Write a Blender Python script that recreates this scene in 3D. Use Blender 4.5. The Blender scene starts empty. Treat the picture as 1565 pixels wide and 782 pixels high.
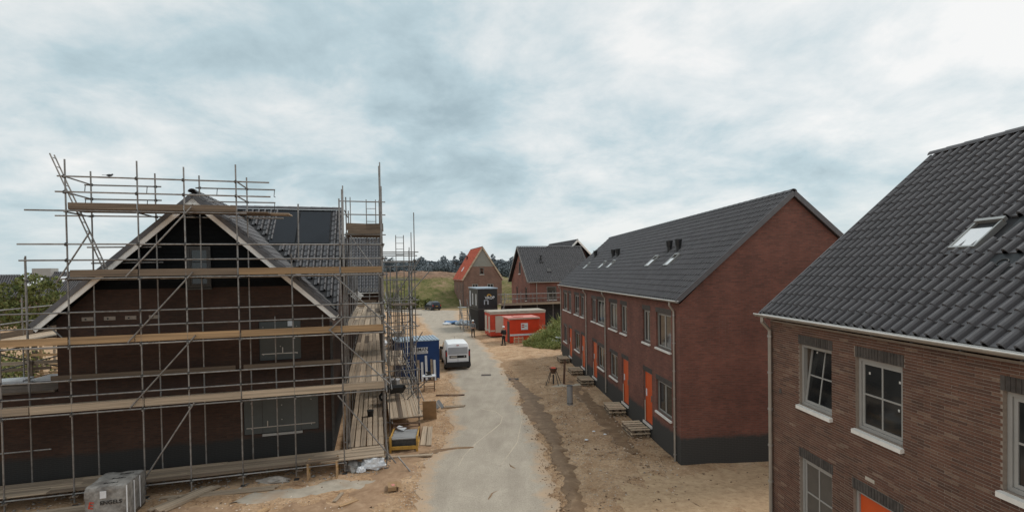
import bpy, bmesh, math, random
from mathutils import Vector, Matrix, noise
random.seed(7)
sc = bpy.context.scene
COL = sc.collection
R = math.radians

# ------------------------------------------------------------------ camera, sky, sun, exposure
H = 6.8
pitch, roll = -.01630, -.01594
Fw = Vector((0, math.cos(pitch), math.sin(pitch)))
Rt = Vector((1, 0, 0)); Up = Rt.cross(Fw)
Rt2 = Rt*math.cos(roll) + Up*math.sin(roll); Up2 = -Rt*math.sin(roll) + Up*math.cos(roll)
cd = bpy.data.cameras.new("camera"); cam = bpy.data.objects.new("camera", cd); COL.objects.link(cam)
cam.matrix_world = Matrix(((Rt2.x, Up2.x, -Fw.x, 0), (Rt2.y, Up2.y, -Fw.y, 0), (Rt2.z, Up2.z, -Fw.z, H), (0, 0, 0, 1)))
cd.sensor_width = 36; cd.lens = 748.4/1565*36; cd.shift_y = 37.35/1565
cd.clip_start = .1; cd.clip_end = 6000
sc.camera = cam
SUN_EL, SUN_AZ = R(50), R(61)          # azimuth clockwise from +Y
w = bpy.data.worlds.new("World"); sc.world = w; w.use_nodes = True
nt = w.node_tree; nt.nodes.clear()
def N(t, ty, **k):
    n = t.nodes.new(ty)
    for a, b in k.items(): setattr(n, a, b)
    return n
def build_world():
    out = N(nt, 'ShaderNodeOutputWorld'); bg = N(nt, 'ShaderNodeBackground'); bg.inputs[1].default_value = .1
    sky = N(nt, 'ShaderNodeTexSky', sky_type='NISHITA', sun_disc=False)
    sky.sun_elevation = SUN_EL; sky.sun_rotation = SUN_AZ; sky.air_density = 1.0; sky.dust_density = 2
    tc = N(nt, 'ShaderNodeTexCoord'); sp = N(nt, 'ShaderNodeSeparateXYZ')
    nt.links.new(tc.outputs['Generated'], sp.inputs[0])
    mz = N(nt, 'ShaderNodeMath', operation='MAXIMUM'); mz.inputs[1].default_value = 0.0; nt.links.new(sp.outputs[2], mz.inputs[0])
    az = N(nt, 'ShaderNodeMath', operation='ADD'); az.inputs[1].default_value = .30; nt.links.new(mz.outputs[0], az.inputs[0])
    dx = N(nt, 'ShaderNodeMath', operation='DIVIDE'); dy = N(nt, 'ShaderNodeMath', operation='DIVIDE')
    nt.links.new(sp.outputs[0], dx.inputs[0]); nt.links.new(az.outputs[0], dx.inputs[1])
    nt.links.new(sp.outputs[1], dy.inputs[0]); nt.links.new(az.outputs[0], dy.inputs[1])
    cb = N(nt, 'ShaderNodeCombineXYZ'); nt.links.new(dx.outputs[0], cb.inputs[0]); nt.links.new(dy.outputs[0], cb.inputs[1]); cb.inputs[2].default_value = 3.3
    def noi(scale, det, rough, dist, off):
        m = N(nt, 'ShaderNodeMapping'); m.inputs['Location'].default_value = off; nt.links.new(cb.outputs[0], m.inputs[0])
        n = N(nt, 'ShaderNodeTexNoise'); n.inputs['Scale'].default_value = scale; n.inputs['Detail'].default_value = det
        n.inputs['Roughness'].default_value = rough; n.inputs['Distortion'].default_value = dist; nt.links.new(m.outputs[0], n.inputs[0]); return n
    a = noi(1.05, 7, .5, .25, (4.3, 1.4, 0)); b = noi(3.0, 9, .6, .2, (9, 4, 2))
    mx = N(nt, 'ShaderNodeMix'); mx.data_type = 'FLOAT'; mx.inputs[0].default_value = .42
    nt.links.new(a.outputs[0], mx.inputs[2]); nt.links.new(b.outputs[0], mx.inputs[3])
    cr = N(nt, 'ShaderNodeValToRGB'); e = cr.color_ramp
    e.elements[0].position = .34; e.elements[0].color = (4.0, 5.15, 5.6, 1)
    e.elements[1].position = .58; e.elements[1].color = (9.6, 9.6, 9.4, 1)
    k = e.elements.new(.425); k.color = (5.4, 6.7, 7.15, 1)
    k = e.elements.new(.49); k.color = (7.3, 8.0, 8.15, 1)
    nt.links.new(mx.outputs[0], cr.inputs[0])
    # pale low band where the cloud deck meets the horizon
    hz = N(nt, 'ShaderNodeMapRange'); hz.inputs[1].default_value = 0; hz.inputs[2].default_value = .18; hz.inputs[3].default_value = .5; hz.inputs[4].default_value = 0
    nt.links.new(mz.outputs[0], hz.inputs[0])
    m2 = N(nt, 'ShaderNodeMix'); m2.data_type = 'RGBA'; nt.links.new(hz.outputs[0], m2.inputs[0]); nt.links.new(cr.outputs[0], m2.inputs[6]); m2.inputs[7].default_value = (6.9, 7.8, 8.15, 1)
    m3 = N(nt, 'ShaderNodeMix'); m3.data_type = 'RGBA'; m3.inputs[0].default_value = .9
    nt.links.new(sky.outputs[0], m3.inputs[6]); nt.links.new(m2.outputs[2], m3.inputs[7])
    nt.links.new(m3.outputs[2], bg.inputs[0]); nt.links.new(bg.outputs[0], out.inputs[0])
build_world()
sl = bpy.data.lights.new("sun", 'SUN'); sl.energy = 1.5; sl.angle = R(10); sl.color = (1, .95, .88)
sun = bpy.data.objects.new("sun", sl); COL.objects.link(sun)
sd = Vector((math.sin(SUN_AZ)*math.cos(SUN_EL), math.cos(SUN_AZ)*math.cos(SUN_EL), math.sin(SUN_EL)))
sun.rotation_euler = sd.to_track_quat('Z', 'Y').to_euler()
sc.view_settings.view_transform = 'Standard'; sc.view_settings.look = 'None'
sc.view_settings.exposure = 0; sc.view_settings.gamma = 1
try: sc.view_settings.use_curve_mapping = False
except Exception: pass
sc.render.engine = 'CYCLES'; sc.cycles.max_bounces = 6; sc.cycles.use_denoising = True

# ------------------------------------------------------------------ materials
MATS = {}
def lin(c): return tuple((x/12.92 if x <= .04045 else ((x+.055)/1.055)**2.4) for x in [v/255 for v in c])
def new_mat(name, rough=.8, metal=0, spec=.5):
    m = bpy.data.materials.new(name); m.use_nodes = True; t = m.node_tree; b = t.nodes['Principled BSDF']
    b.inputs['Roughness'].default_value = rough; b.inputs['Metallic'].default_value = metal
    b.inputs['Specular IOR Level'].default_value = spec
    return m, t, b
def ramp(t, fac, stops):
    r = N(t, 'ShaderNodeValToRGB'); e = r.color_ramp
    e.elements[0].position, e.elements[0].color = stops[0][0], (*stops[0][1], 1)
    e.elements[1].position, e.elements[1].color = stops[-1][0], (*stops[-1][1], 1)
    for p, c in stops[1:-1]:
        k = e.elements.new(p); k.color = (*c, 1)
    t.links.new(fac, r.inputs[0]); return r
def coord(t, kind='Object', scale=(1, 1, 1)):
    tc = N(t, 'ShaderNodeTexCoord'); mp = N(t, 'ShaderNodeMapping'); mp.inputs['Scale'].default_value = scale
    if kind == 'World':
        g = N(t, 'ShaderNodeNewGeometry'); t.links.new(g.outputs['Position'], mp.inputs[0])
    else: t.links.new(tc.outputs[kind], mp.inputs[0])
    return mp.outputs[0]
def noisen(t, vec, scale, det=5, rough=.6, dist=0):
    n = N(t, 'ShaderNodeTexNoise'); n.inputs['Scale'].default_value = scale; n.inputs['Detail'].default_value = det
    n.inputs['Roughness'].default_value = rough; n.inputs['Distortion'].default_value = dist
    if vec is not None: t.links.new(vec, n.inputs[0])
    return n
def mixc(t, f, a, b, mode='MIX'):
    m = N(t, 'ShaderNodeMix'); m.data_type = 'RGBA'; m.blend_type = mode
    for i, v in ((0, f), (6, a), (7, b)):
        if hasattr(v, 'type') and hasattr(v, 'links'): t.links.new(v, m.inputs[i])
        elif i == 0: m.inputs[0].default_value = v
        else: m.inputs[i].default_value = (*v, 1)
    return m.outputs[2]
def bump(t, b, h, strength=.3, dist=.01):
    n = N(t, 'ShaderNodeBump'); n.inputs['Strength'].default_value = strength; n.inputs['Distance'].default_value = dist
    t.links.new(h, n.inputs['Height']); t.links.new(n.outputs[0], b.inputs['Normal'])
def weathered(name, c, var=.18, scale=3, rough=.7, metal=0, kind='World', rnd=0.0, stain=None, spec=.5, bmp=0, scl=(1, 1, 1)):
    """base colour with worn variation; rnd varies it per object"""
    m, t, b = new_mat(name, rough, metal, spec)
    v = coord(t, kind, scl); n = noisen(t, v, scale, 6, .65)
    lo = tuple(x*(1-var) for x in c); hi = tuple(min(1, x*(1+var)) for x in c)
    r = ramp(t, n.outputs[0], [(.3, lo), (.7, hi)]); col = r.outputs[0]
    if stain:
        n2 = noisen(t, v, scale*.35, 4, .7); r2 = ramp(t, n2.outputs[0], [(.5, (0, 0, 0)), (.7, (1, 1, 1))]); col = mixc(t, r2.outputs[0], col, stain)
    if rnd:
        oi = N(t, 'ShaderNodeObjectInfo'); g = N(t, 'ShaderNodeNewGeometry')
        ad = N(t, 'ShaderNodeMath', operation='ADD'); t.links.new(oi.outputs['Random'], ad.inputs[0]); t.links.new(g.outputs['Random Per Island'], ad.inputs[1])
        fr = N(t, 'ShaderNodeMath', operation='FRACT'); t.links.new(ad.outputs[0], fr.inputs[0])
        r3 = ramp(t, fr.outputs[0], [(0, (1-rnd,)*3), (1, (1+rnd,)*3)]); col = mixc(t, 1, col, r3.outputs[0], 'MULTIPLY')
    t.links.new(col, b.inputs['Base Color'])
    if bmp: bump(t, b, n.outputs[0], bmp, .02)
    MATS[name] = m; return m
weathered('roof_tile', (.112, .108, .113), .14, 5, .5, rnd=.10, spec=.45)
weathered('roof_dark', (.022, .022, .024), .2, 3, .7)
weathered('red_tile', (.50, .115, .065), .15, 2, .7, rnd=.15)
weathered('zinc', (.42, .41, .39), .12, 4, .42, .75)
weathered('zinc_pipe', (.40, .37, .33), .15, 3, .45, .55)
weathered('gutter_highlight', (.74, .73, .70), .1, 4, .35)  # zinc bead coloured near white, the bright edge highlight is painted in
weathered('white_paint', (.62, .61, .58), .08, 3, .5)
weathered('sill_stone', (.78, .75, .70), .1, 5, .7)
weathered('frame_grey', (.34, .33, .31), .08, 4, .45)
weathered('frame_brown', (.16, .145, .13), .12, 4, .5)
weathered('barge_white', (.86, .83, .79), .12, 4, .6)
weathered('black_cladding', (.006, .007, .008), .3, 6, .85, spec=.15)
weathered('orange_door', (.62, .085, .012), .05, 3, .4)
weathered('steel_tube', (.27, .26, .25), .25, 9, .48, .6, rnd=.22, stain=(.16, .13, .11))
weathered('steel_dark', (.07, .068, .066), .3, 9, .6, .4)
weathered('rusty_steel', (.13, .075, .05), .4, 12, .8, .2)
weathered('black_plastic', (.012, .012, .013), .2, 5, .45)
weathered('rubber', (.02, .02, .02), .2, 8, .85)
weathered('white_metal', (.9, .9, .9), .04, 2, .3)
weathered('blue_steel', (.003, .042, .17), .1, 2, .5)
weathered('blue_roof', (.33, .40, .47), .15, 3, .5)
weathered('black_steel', (.016, .016, .017), .2, 2, .5)
weathered('red_steel', (.66, .05, .014), .12, 2, .5)
weathered('red_dark', (.48, .055, .025), .2, 3, .6)
weathered('pink_roof', (.62, .25, .21), .08, 2, .7)
weathered('cream_panel', (.48, .43, .36), .1, 3, .6)
weathered('grey_door', (.38, .41, .45), .1, 3, .5)
weathered('container_roof', (.42, .38, .32), .25, 3, .8)
weathered('yellow_paint', (.50, .28, .05), .25, 6, .6, stain=(.2, .12, .05))
weathered('deck_shade', (.028, .028, .03), .4, 4, .9)
weathered('cardboard', (.33, .21, .11), .2, 3, .9)
weathered('plastic_white', (.68, .70, .73), .15, 6, .4)
weathered('plastic_blue', (.08, .20, .42), .4, 3, .45)
weathered('concrete', (.42, .37, .30), .2, 2, .9, stain=(.36, .26, .18), bmp=.2)
weathered('steel_pale', (.42, .43, .45), .05, 3, .4)
weathered('pipe_grey', (.29, .29, .29), .1, 3, .6)
weathered('stone', (.5, .42, .34), .3, 9, .9, rnd=.45)
weathered('clod', (.19, .125, .075), .3, 9, .95, rnd=.4)
weathered('car_paint', (.02, .026, .035), .1, 2, .25)
weathered('cloth_grey', (.17, .19, .20), .2, 8, .9)
weathered('cloth_black', (.02, .02, .022), .2, 8, .9)
weathered('skin', (.45, .27, .19), .05, 8, .6)
weathered('bark', (.09, .07, .055), .3, 9, .95)
weathered('board_grey', (.070, .076, .073), .08, 3, .6)
weathered('insulation', (.72, .74, .76), .06, 2, .7)
weathered('mortar', (.30, .245, .20), .15, 20, .95)
weathered('lintel_brick', (.072, .062, .055), .3, 12, .9, rnd=.25)
weathered('interior_board', (.11, .095, .08), .15, 3, .9)
weathered('tarp_grey', (.26, .25, .235), .45, 5, .45, stain=(.10, .09, .085), bmp=1)
weathered('rubble', (.30, .27, .24), .3, 8, .9, rnd=.4)
weathered('red_light', (.35, .01, .008), .05, 3, .3)
weathered('plaster_grey', (.25, .245, .22), .08, 2, .9)
weathered('solar', (.013, .016, .022), .1, 1.5, .5, spec=.3)

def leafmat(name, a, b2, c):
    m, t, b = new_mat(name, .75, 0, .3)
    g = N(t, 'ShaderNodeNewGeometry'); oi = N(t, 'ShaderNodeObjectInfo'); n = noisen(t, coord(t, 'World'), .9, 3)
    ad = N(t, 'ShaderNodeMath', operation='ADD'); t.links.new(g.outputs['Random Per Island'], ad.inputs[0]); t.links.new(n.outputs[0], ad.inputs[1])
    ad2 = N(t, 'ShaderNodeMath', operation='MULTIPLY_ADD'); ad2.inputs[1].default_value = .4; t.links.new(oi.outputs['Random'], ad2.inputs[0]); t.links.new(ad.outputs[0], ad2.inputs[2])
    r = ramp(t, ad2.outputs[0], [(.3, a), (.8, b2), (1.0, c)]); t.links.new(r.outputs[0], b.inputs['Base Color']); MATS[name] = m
leafmat('leaf_hazed', (.08, .093, .10), (.135, .157, .17), (.21, .24, .26))  # distance haze is put into this paler, bluish leaf colour
leafmat('leaf_green', (.035, .055, .014), (.075, .105, .03), (.14, .15, .045))
leafmat('leaf_weed', (.08, .12, .03), (.18, .235, .07), (.32, .34, .13))
leafmat('leaf_bare', (.05, .045, .04), (.08, .07, .065), (.12, .11, .10))

def wood(name, c, dark, kind='Object', scl=(1, 9, 9), rnd=.25, rough=.85):
    m, t, b = new_mat(name, rough, 0, .3)
    v = coord(t, kind, scl)
    oi = N(t, 'ShaderNodeObjectInfo')
    va = N(t, 'ShaderNodeVectorMath', operation='MULTIPLY_ADD'); t.links.new(oi.outputs['Random'], va.inputs[0]); va.inputs[1].default_value = (31, 17, 7); t.links.new(v, va.inputs[2])
    n = noisen(t, va.outputs[0], 2.2, 6, .7, .4); n2 = noisen(t, va.outputs[0], .6, 3, .6)
    r = ramp(t, n.outputs[0], [(.3, dark), (.6, c)]); r2 = ramp(t, n2.outputs[0], [(.35, (.65, .65, .65)), (.65, (1.15, 1.12, 1.08))])
    col = mixc(t, 1, r.outputs[0], r2.outputs[0], 'MULTIPLY')
    r3 = ramp(t, oi.outputs['Random'], [(0, (1-rnd,)*3), (1, (1+rnd, 1+rnd*.95, 1+rnd*.85))]); col = mixc(t, 1, col, r3.outputs[0], 'MULTIPLY')
    t.links.new(col, b.inputs['Base Color']); bump(t, b, n.outputs[0], .25, .01); MATS[name] = m
wood('plank_grey', (.48, .39, .30), (.27, .215, .16))
wood('plank_brown', (.215, .165, .125), (.11, .085, .065))
wood('plank_new', (.46, .31, .18), (.29, .19, .105))
wood('pallet_wood', (.66, .54, .40), (.42, .33, .24))

def brickmat(name, c1, c2, mortar, bw=.22, bh=.0625, plinth=None, pz=0, msize=.010):
    m, t, b = new_mat(name, .9, 0, .25)
    v = coord(t); sp = N(t, 'ShaderNodeSeparateXYZ'); t.links.new(v, sp.inputs[0])
    ad = N(t, 'ShaderNodeMath', operation='ADD'); t.links.new(sp.outputs[0], ad.inputs[0]); t.links.new(sp.outputs[1], ad.inputs[1])
    cb = N(t, 'ShaderNodeCombineXYZ'); t.links.new(ad.outputs[0], cb.inputs[0]); t.links.new(sp.outputs[2], cb.inputs[1])
    br = N(t, 'ShaderNodeTexBrick'); t.links.new(cb.outputs[0], br.inputs[0])
    br.inputs['Scale'].default_value = 1; br.inputs['Brick Width'].default_value = bw; br.inputs['Row Height'].default_value = bh
    br.inputs['Mortar Size'].default_value = msize; br.inputs['Color1'].default_value = (*c1, 1); br.inputs['Color2'].default_value = (*c2, 1); br.inputs['Mortar'].default_value = (*mortar, 1)
    n = noisen(t, v, .7, 5, .6); r = ramp(t, n.outputs[0], [(.3, (.74, .76, .78)), (.7, (1.2, 1.17, 1.15))]); col = mixc(t, 1, br.outputs[0], r.outputs[0], 'MULTIPLY')
    nf = noisen(t, coord(t, 'Object', (1, 1, 3)), 5.5, 6, .75); rf_ = ramp(t, nf.outputs[0], [(.32, (.87,)*3), (.5, (1,)*3), (.68, (1.14, 1.13, 1.12))]); col = mixc(t, 1, col, rf_.outputs[0], 'MULTIPLY')
    ne = noisen(t, v, 1.7, 8, .72, .3); re_ = ramp(t, ne.outputs[0], [(.60, (0,)*3), (.78, (.14,)*3)]); col = mixc(t, re_.outputs[0], col, tuple(min(1, x*2.2+.05) for x in mortar))
    if plinth:
        n3 = noisen(t, v, 2.5, 4, .6); hh = N(t, 'ShaderNodeMath', operation='MULTIPLY_ADD'); t.links.new(n3.outputs[0], hh.inputs[0]); hh.inputs[1].default_value = .3; t.links.new(sp.outputs[2], hh.inputs[2])
        mr = N(t, 'ShaderNodeMapRange'); mr.inputs[1].default_value = pz+.08; mr.inputs[2].default_value = pz+.24; mr.inputs[3].default_value = 1; mr.inputs[4].default_value = 0
        t.links.new(hh.outputs[0], mr.inputs[0])
        pc = mixc(t, br.outputs[1], plinth, tuple(x*1.25 for x in plinth)); col = mixc(t, mr.outputs[0], col, pc)
    t.links.new(col, b.inputs['Base Color']); bump(t, b, br.outputs[1], -.35, .01); MATS[name] = m
brickmat('brick_row', (.235, .094, .070), (.155, .070, .055), (.165, .098, .080), plinth=(.056, .054, .051), pz=.95)
brickmat('brick_shaded', (.078, .041, .029), (.052, .030, .023), (.055, .040, .032), plinth=(.032, .031, .030), pz=1.1)  # row brick in a darker copy, shade of the scaffolded front painted in
brickmat('brick_far', (.23, .135, .105), (.19, .112, .09), (.21, .155, .125), bw=.44, bh=.125)
brickmat('brick_far_red', (.25, .105, .08), (.20, .09, .07), (.20, .13, .105), bw=.44, bh=.125)
def brick_piece():
    m, t, b = new_mat('brick_piece', .9, 0, .25)
    oi = N(t, 'ShaderNodeObjectInfo'); g = N(t, 'ShaderNodeNewGeometry')
    ad = N(t, 'ShaderNodeMath', operation='ADD'); t.links.new(oi.outputs['Random'], ad.inputs[0]); t.links.new(g.outputs['Random Per Island'], ad.inputs[1])
    fr = N(t, 'ShaderNodeMath', operation='FRACT'); t.links.new(ad.outputs[0], fr.inputs[0])
    r = ramp(t, fr.outputs[0], [(0, (.105, .060, .045)), (.3, (.135, .070, .050)), (.6, (.155, .078, .054)), (.85, (.16, .088, .062)), (.96, (.19, .112, .078)), (1, (.24, .165, .12))])
    v = coord(t, 'World'); n = noisen(t, v, 1.3, 6, .65); r2 = ramp(t, n.outputs[0], [(.30, (.72, .74, .75)), (.5, (.99, .99, .99)), (.75, (1.12, 1.1, 1.08))])
    n2 = noisen(t, v, 45, 4, .7); r3 = ramp(t, n2.outputs[0], [(.3, (.75,)*3), (.7, (1.25,)*3)])
    c = mixc(t, 1, mixc(t, 1, r.outputs[0], r2.outputs[0], 'MULTIPLY'), r3.outputs[0], 'MULTIPLY')
    t.links.new(c, b.inputs['Base Color']); bump(t, b, n2.outputs[0], .4, .004); MATS['brick_piece'] = m
brick_piece()
def glass():
    m, t, b = new_mat('window_glass', .06, 0, .6); n = noisen(t, coord(t, 'World'), .8, 3)
    r = ramp(t, n.outputs[0], [(.35, (.012, .013, .014)), (.7, (.05, .052, .052))]); t.links.new(r.outputs[0], b.inputs['Base Color']); MATS['window_glass'] = m
    m, t, b = new_mat('car_glass', .08, 0, .6); b.inputs['Base Color'].default_value = (.012, .014, .016, 1); MATS['car_glass'] = m
    m, t, b = new_mat('skylight_glass', .25, 0, .6); n = noisen(t, coord(t, 'World'), 2, 3)
    r = ramp(t, n.outputs[0], [(.3, (.78, .80, .82)), (.7, (.86, .87, .88))]); t.links.new(r.outputs[0], b.inputs['Base Color']); MATS['skylight_glass'] = m
    m, t, b = new_mat('coals', .8); b.inputs['Base Color'].default_value = (.2, .03, .02, 1); b.inputs['Emission Color'].default_value = (1, .12, .05, 1); b.inputs['Emission Strength'].default_value = .25; MATS['coals'] = m
glass()
def ground_mats():
    m, t, b = new_mat('dirt', .95, 0, .2); v = coord(t, 'World')
    big = noisen(t, v, .16, 6, .6, .4); mid = noisen(t, v, 1.1, 7, .7, .3); fine = noisen(t, v, 9, 6, .75)
    base = ramp(t, mid.outputs[0], [(.28, (.30, .18, .102)), (.45, (.475, .31, .185)), (.62, (.58, .405, .26)), (.8, (.68, .52, .37))])
    bigc = ramp(t, big.outputs[0], [(.35, (.78, .75, .72)), (.55, (1, 1, 1)), (.7, (1.1, 1.08, 1.07))])
    c = mixc(t, 1, base.outputs[0], bigc.outputs[0], 'MULTIPLY')
    fc = ramp(t, fine.outputs[0], [(.3, (.7,)*3), (.5, (1,)*3), (.72, (1.25,)*3)]); c = mixc(t, 1, c, fc.outputs[0], 'MULTIPLY')
    m4 = noisen(t, v, 4.2, 8, .8, .6); r4 = ramp(t, m4.outputs[0], [(.36, (.55, .5, .46)), (.46, (1, 1, 1)), (.60, (1, 1, 1)), (.72, (1.25, 1.24, 1.22))]); c = mixc(t, 1, c, r4.outputs[0], 'MULTIPLY')
    vo = N(t, 'ShaderNodeTexVoronoi'); vo.inputs['Scale'].default_value = 13; vo.inputs['Randomness'].default_value = 1; t.links.new(v, vo.inputs[0])
    vc = N(t, 'ShaderNodeMath', operation='MULTIPLY_ADD'); vs_ = N(t, 'ShaderNodeSeparateXYZ'); t.links.new(vo.outputs['Color'], vs_.inputs[0]); t.links.new(vs_.outputs[0], vc.inputs[0]); vc.inputs[1].default_value = -.32; vc.inputs[2].default_value = .30
    vd = N(t, 'ShaderNodeMath', operation='LESS_THAN'); t.links.new(vo.outputs['Distance'], vd.inputs[0]); t.links.new(vc.outputs[0], vd.inputs[1]); vf = N(t, 'ShaderNodeMath', operation='MULTIPLY'); vf.inputs[1].default_value = .5; t.links.new(vd.outputs[0], vf.inputs[0])
    c = mixc(t, vf.outputs[0], c, (.62, .54, .45))
    # beyond the site the ground turns to grass
    sp = N(t, 'ShaderNodeSeparateXYZ'); t.links.new(v, sp.inputs[0])
    mr = N(t, 'ShaderNodeMapRange'); mr.inputs[1].default_value = 88; mr.inputs[2].default_value = 100; t.links.new(sp.outputs[1], mr.inputs[0])
    gr = ramp(t, mid.outputs[0], [(.3, (.06, .075, .022)), (.7, (.14, .14, .06))]); c = mixc(t, mr.outputs[0], c, gr.outputs[0])
    t.links.new(c, b.inputs['Base Color'])
    ad = N(t, 'ShaderNodeMath', operation='ADD'); t.links.new(mid.outputs[0], ad.inputs[0]); t.links.new(fine.outputs[0], ad.inputs[1]); bump(t, b, ad.outputs[0], .8, .07); MATS['dirt'] = m
    m, t, b = new_mat('road', .9, 0, .3); v = coord(t, 'World')
    mid = noisen(t, v, .9, 7, .65, .5); fine = noisen(t, v, 22, 5, .8); st = noisen(t, coord(t, 'World', (1, .22, 1)), 1.6, 6, .6, .6)
    base = ramp(t, mid.outputs[0], [(.3, (.36, .312, .255)), (.5, (.395, .345, .283)), (.7, (.44, .385, .315))])
    s2 = ramp(t, st.outputs[0], [(.35, (.90, .89, .88)), (.6, (1.04, 1.04, 1.03))]); c = mixc(t, 1, base.outputs[0], s2.outputs[0], 'MULTIPLY')
    f2 = ramp(t, fine.outputs[0], [(.3, (.68,)*3), (.5, (1,)*3), (.7, (1.25,)*3)]); c = mixc(t, 1, c, f2.outputs[0], 'MULTIPLY')
    at = N(t, 'ShaderNodeAttribute', attribute_name='edge'); en = noisen(t, v, 1.6, 7, .7, .5)
    ea = N(t, 'ShaderNodeMath', operation='ADD'); t.links.new(at.outputs['Fac'], ea.inputs[0]); t.links.new(en.outputs[0], ea.inputs[1])
    er = ramp(t, ea.outputs[0], [(1.05, (0, 0, 0)), (1.3, (.85,)*3)]) if False else None
    mr = N(t, 'ShaderNodeMapRange'); mr.inputs[1].default_value = 1.12; mr.inputs[2].default_value = 1.42; mr.inputs[4].default_value = .85; t.links.new(ea.outputs[0], mr.inputs[0])
    c = mixc(t, mr.outputs[0], c, (.50, .355, .235)); t.links.new(c, b.inputs['Base Color']); bump(t, b, fine.outputs[0], .3, .01); MATS['road'] = m
    m, t, b = new_mat('mud', .62, 0, .4); v = coord(t, 'World'); mid = noisen(t, v, 2.2, 7, .7, .4)
    r = ramp(t, mid.outputs[0], [(.3, (.15, .085, .042)), (.55, (.235, .145, .078)), (.75, (.40, .27, .16))]); t.links.new(r.outputs[0], b.inputs['Base Color']); bump(t, b, mid.outputs[0], .6, .05); MATS['mud'] = m
    m, t, b = new_mat('damp', .9, 0, .2); v = coord(t, 'World'); mid = noisen(t, v, 2.2, 7, .7, .4)
    r = ramp(t, mid.outputs[0], [(.3, (.24, .15, .09)), (.55, (.37, .245, .155)), (.75, (.48, .34, .225))]); t.links.new(r.outputs[0], b.inputs['Base Color']); bump(t, b, mid.outputs[0], .6, .05); MATS['damp'] = m
    m, t, b = new_mat('sand', .95, 0, .2); v = coord(t, 'World'); mid = noisen(t, v, 3, 7, .7, .4); f = noisen(t, coord(t, 'World', (1, 1.8, 1)), 4.2, 7, .8)
    r = ramp(t, mid.outputs[0], [(.3, (.40, .27, .165)), (.6, (.53, .375, .235)), (.8, (.60, .45, .30))]); r2 = ramp(t, f.outputs[0], [(.36, (.72, .68, .63)), (.5, (1, 1, 1))])
    c = mixc(t, 1, r.outputs[0], r2.outputs[0], 'MULTIPLY'); t.links.new(c, b.inputs['Base Color']); bump(t, b, mid.outputs[0], .5, .05); MATS['sand'] = m
    m, t, b = new_mat('pale_dust', .95, 0, .2); r = ramp(t, noisen(t, coord(t, 'World'), 4, 5).outputs[0], [(.3, (.46, .39, .30)), (.7, (.54, .47, .38))]); t.links.new(r.outputs[0], b.inputs['Base Color']); MATS['pale_dust'] = m
    m, t, b = new_mat('hill', .95, 0, .2); v = coord(t, 'World'); n1 = noisen(t, v, .22, 8, .75, .5); n2 = noisen(t, v, .28, 10, .85)
    sp = N(t, 'ShaderNodeSeparateXYZ'); t.links.new(v, sp.inputs[0])
    g = ramp(t, n2.outputs[0], [(.40, (.065, .075, .022)), (.47, (.13, .13, .045)), (.53, (.185, .155, .07)), (.60, (.28, .20, .12))])
    br = ramp(t, n2.outputs[0], [(.40, (.12, .072, .045)), (.58, (.30, .19, .13))])
    hz = N(t, 'ShaderNodeMath', operation='MULTIPLY_ADD'); t.links.new(n1.outputs[0], hz.inputs[0]); hz.inputs[1].default_value = 3.5; t.links.new(sp.outputs[2], hz.inputs[2])
    mr = N(t, 'ShaderNodeMapRange'); mr.inputs[1].default_value = 7.3; mr.inputs[2].default_value = 8.0; t.links.new(hz.outputs[0], mr.inputs[0])
    c = mixc(t, mr.outputs[0], g.outputs[0], br.outputs[0]); t.links.new(c, b.inputs['Base Color']); bump(t, b, n2.outputs[0], .6, .4); MATS['hill'] = m
ground_mats()

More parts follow.
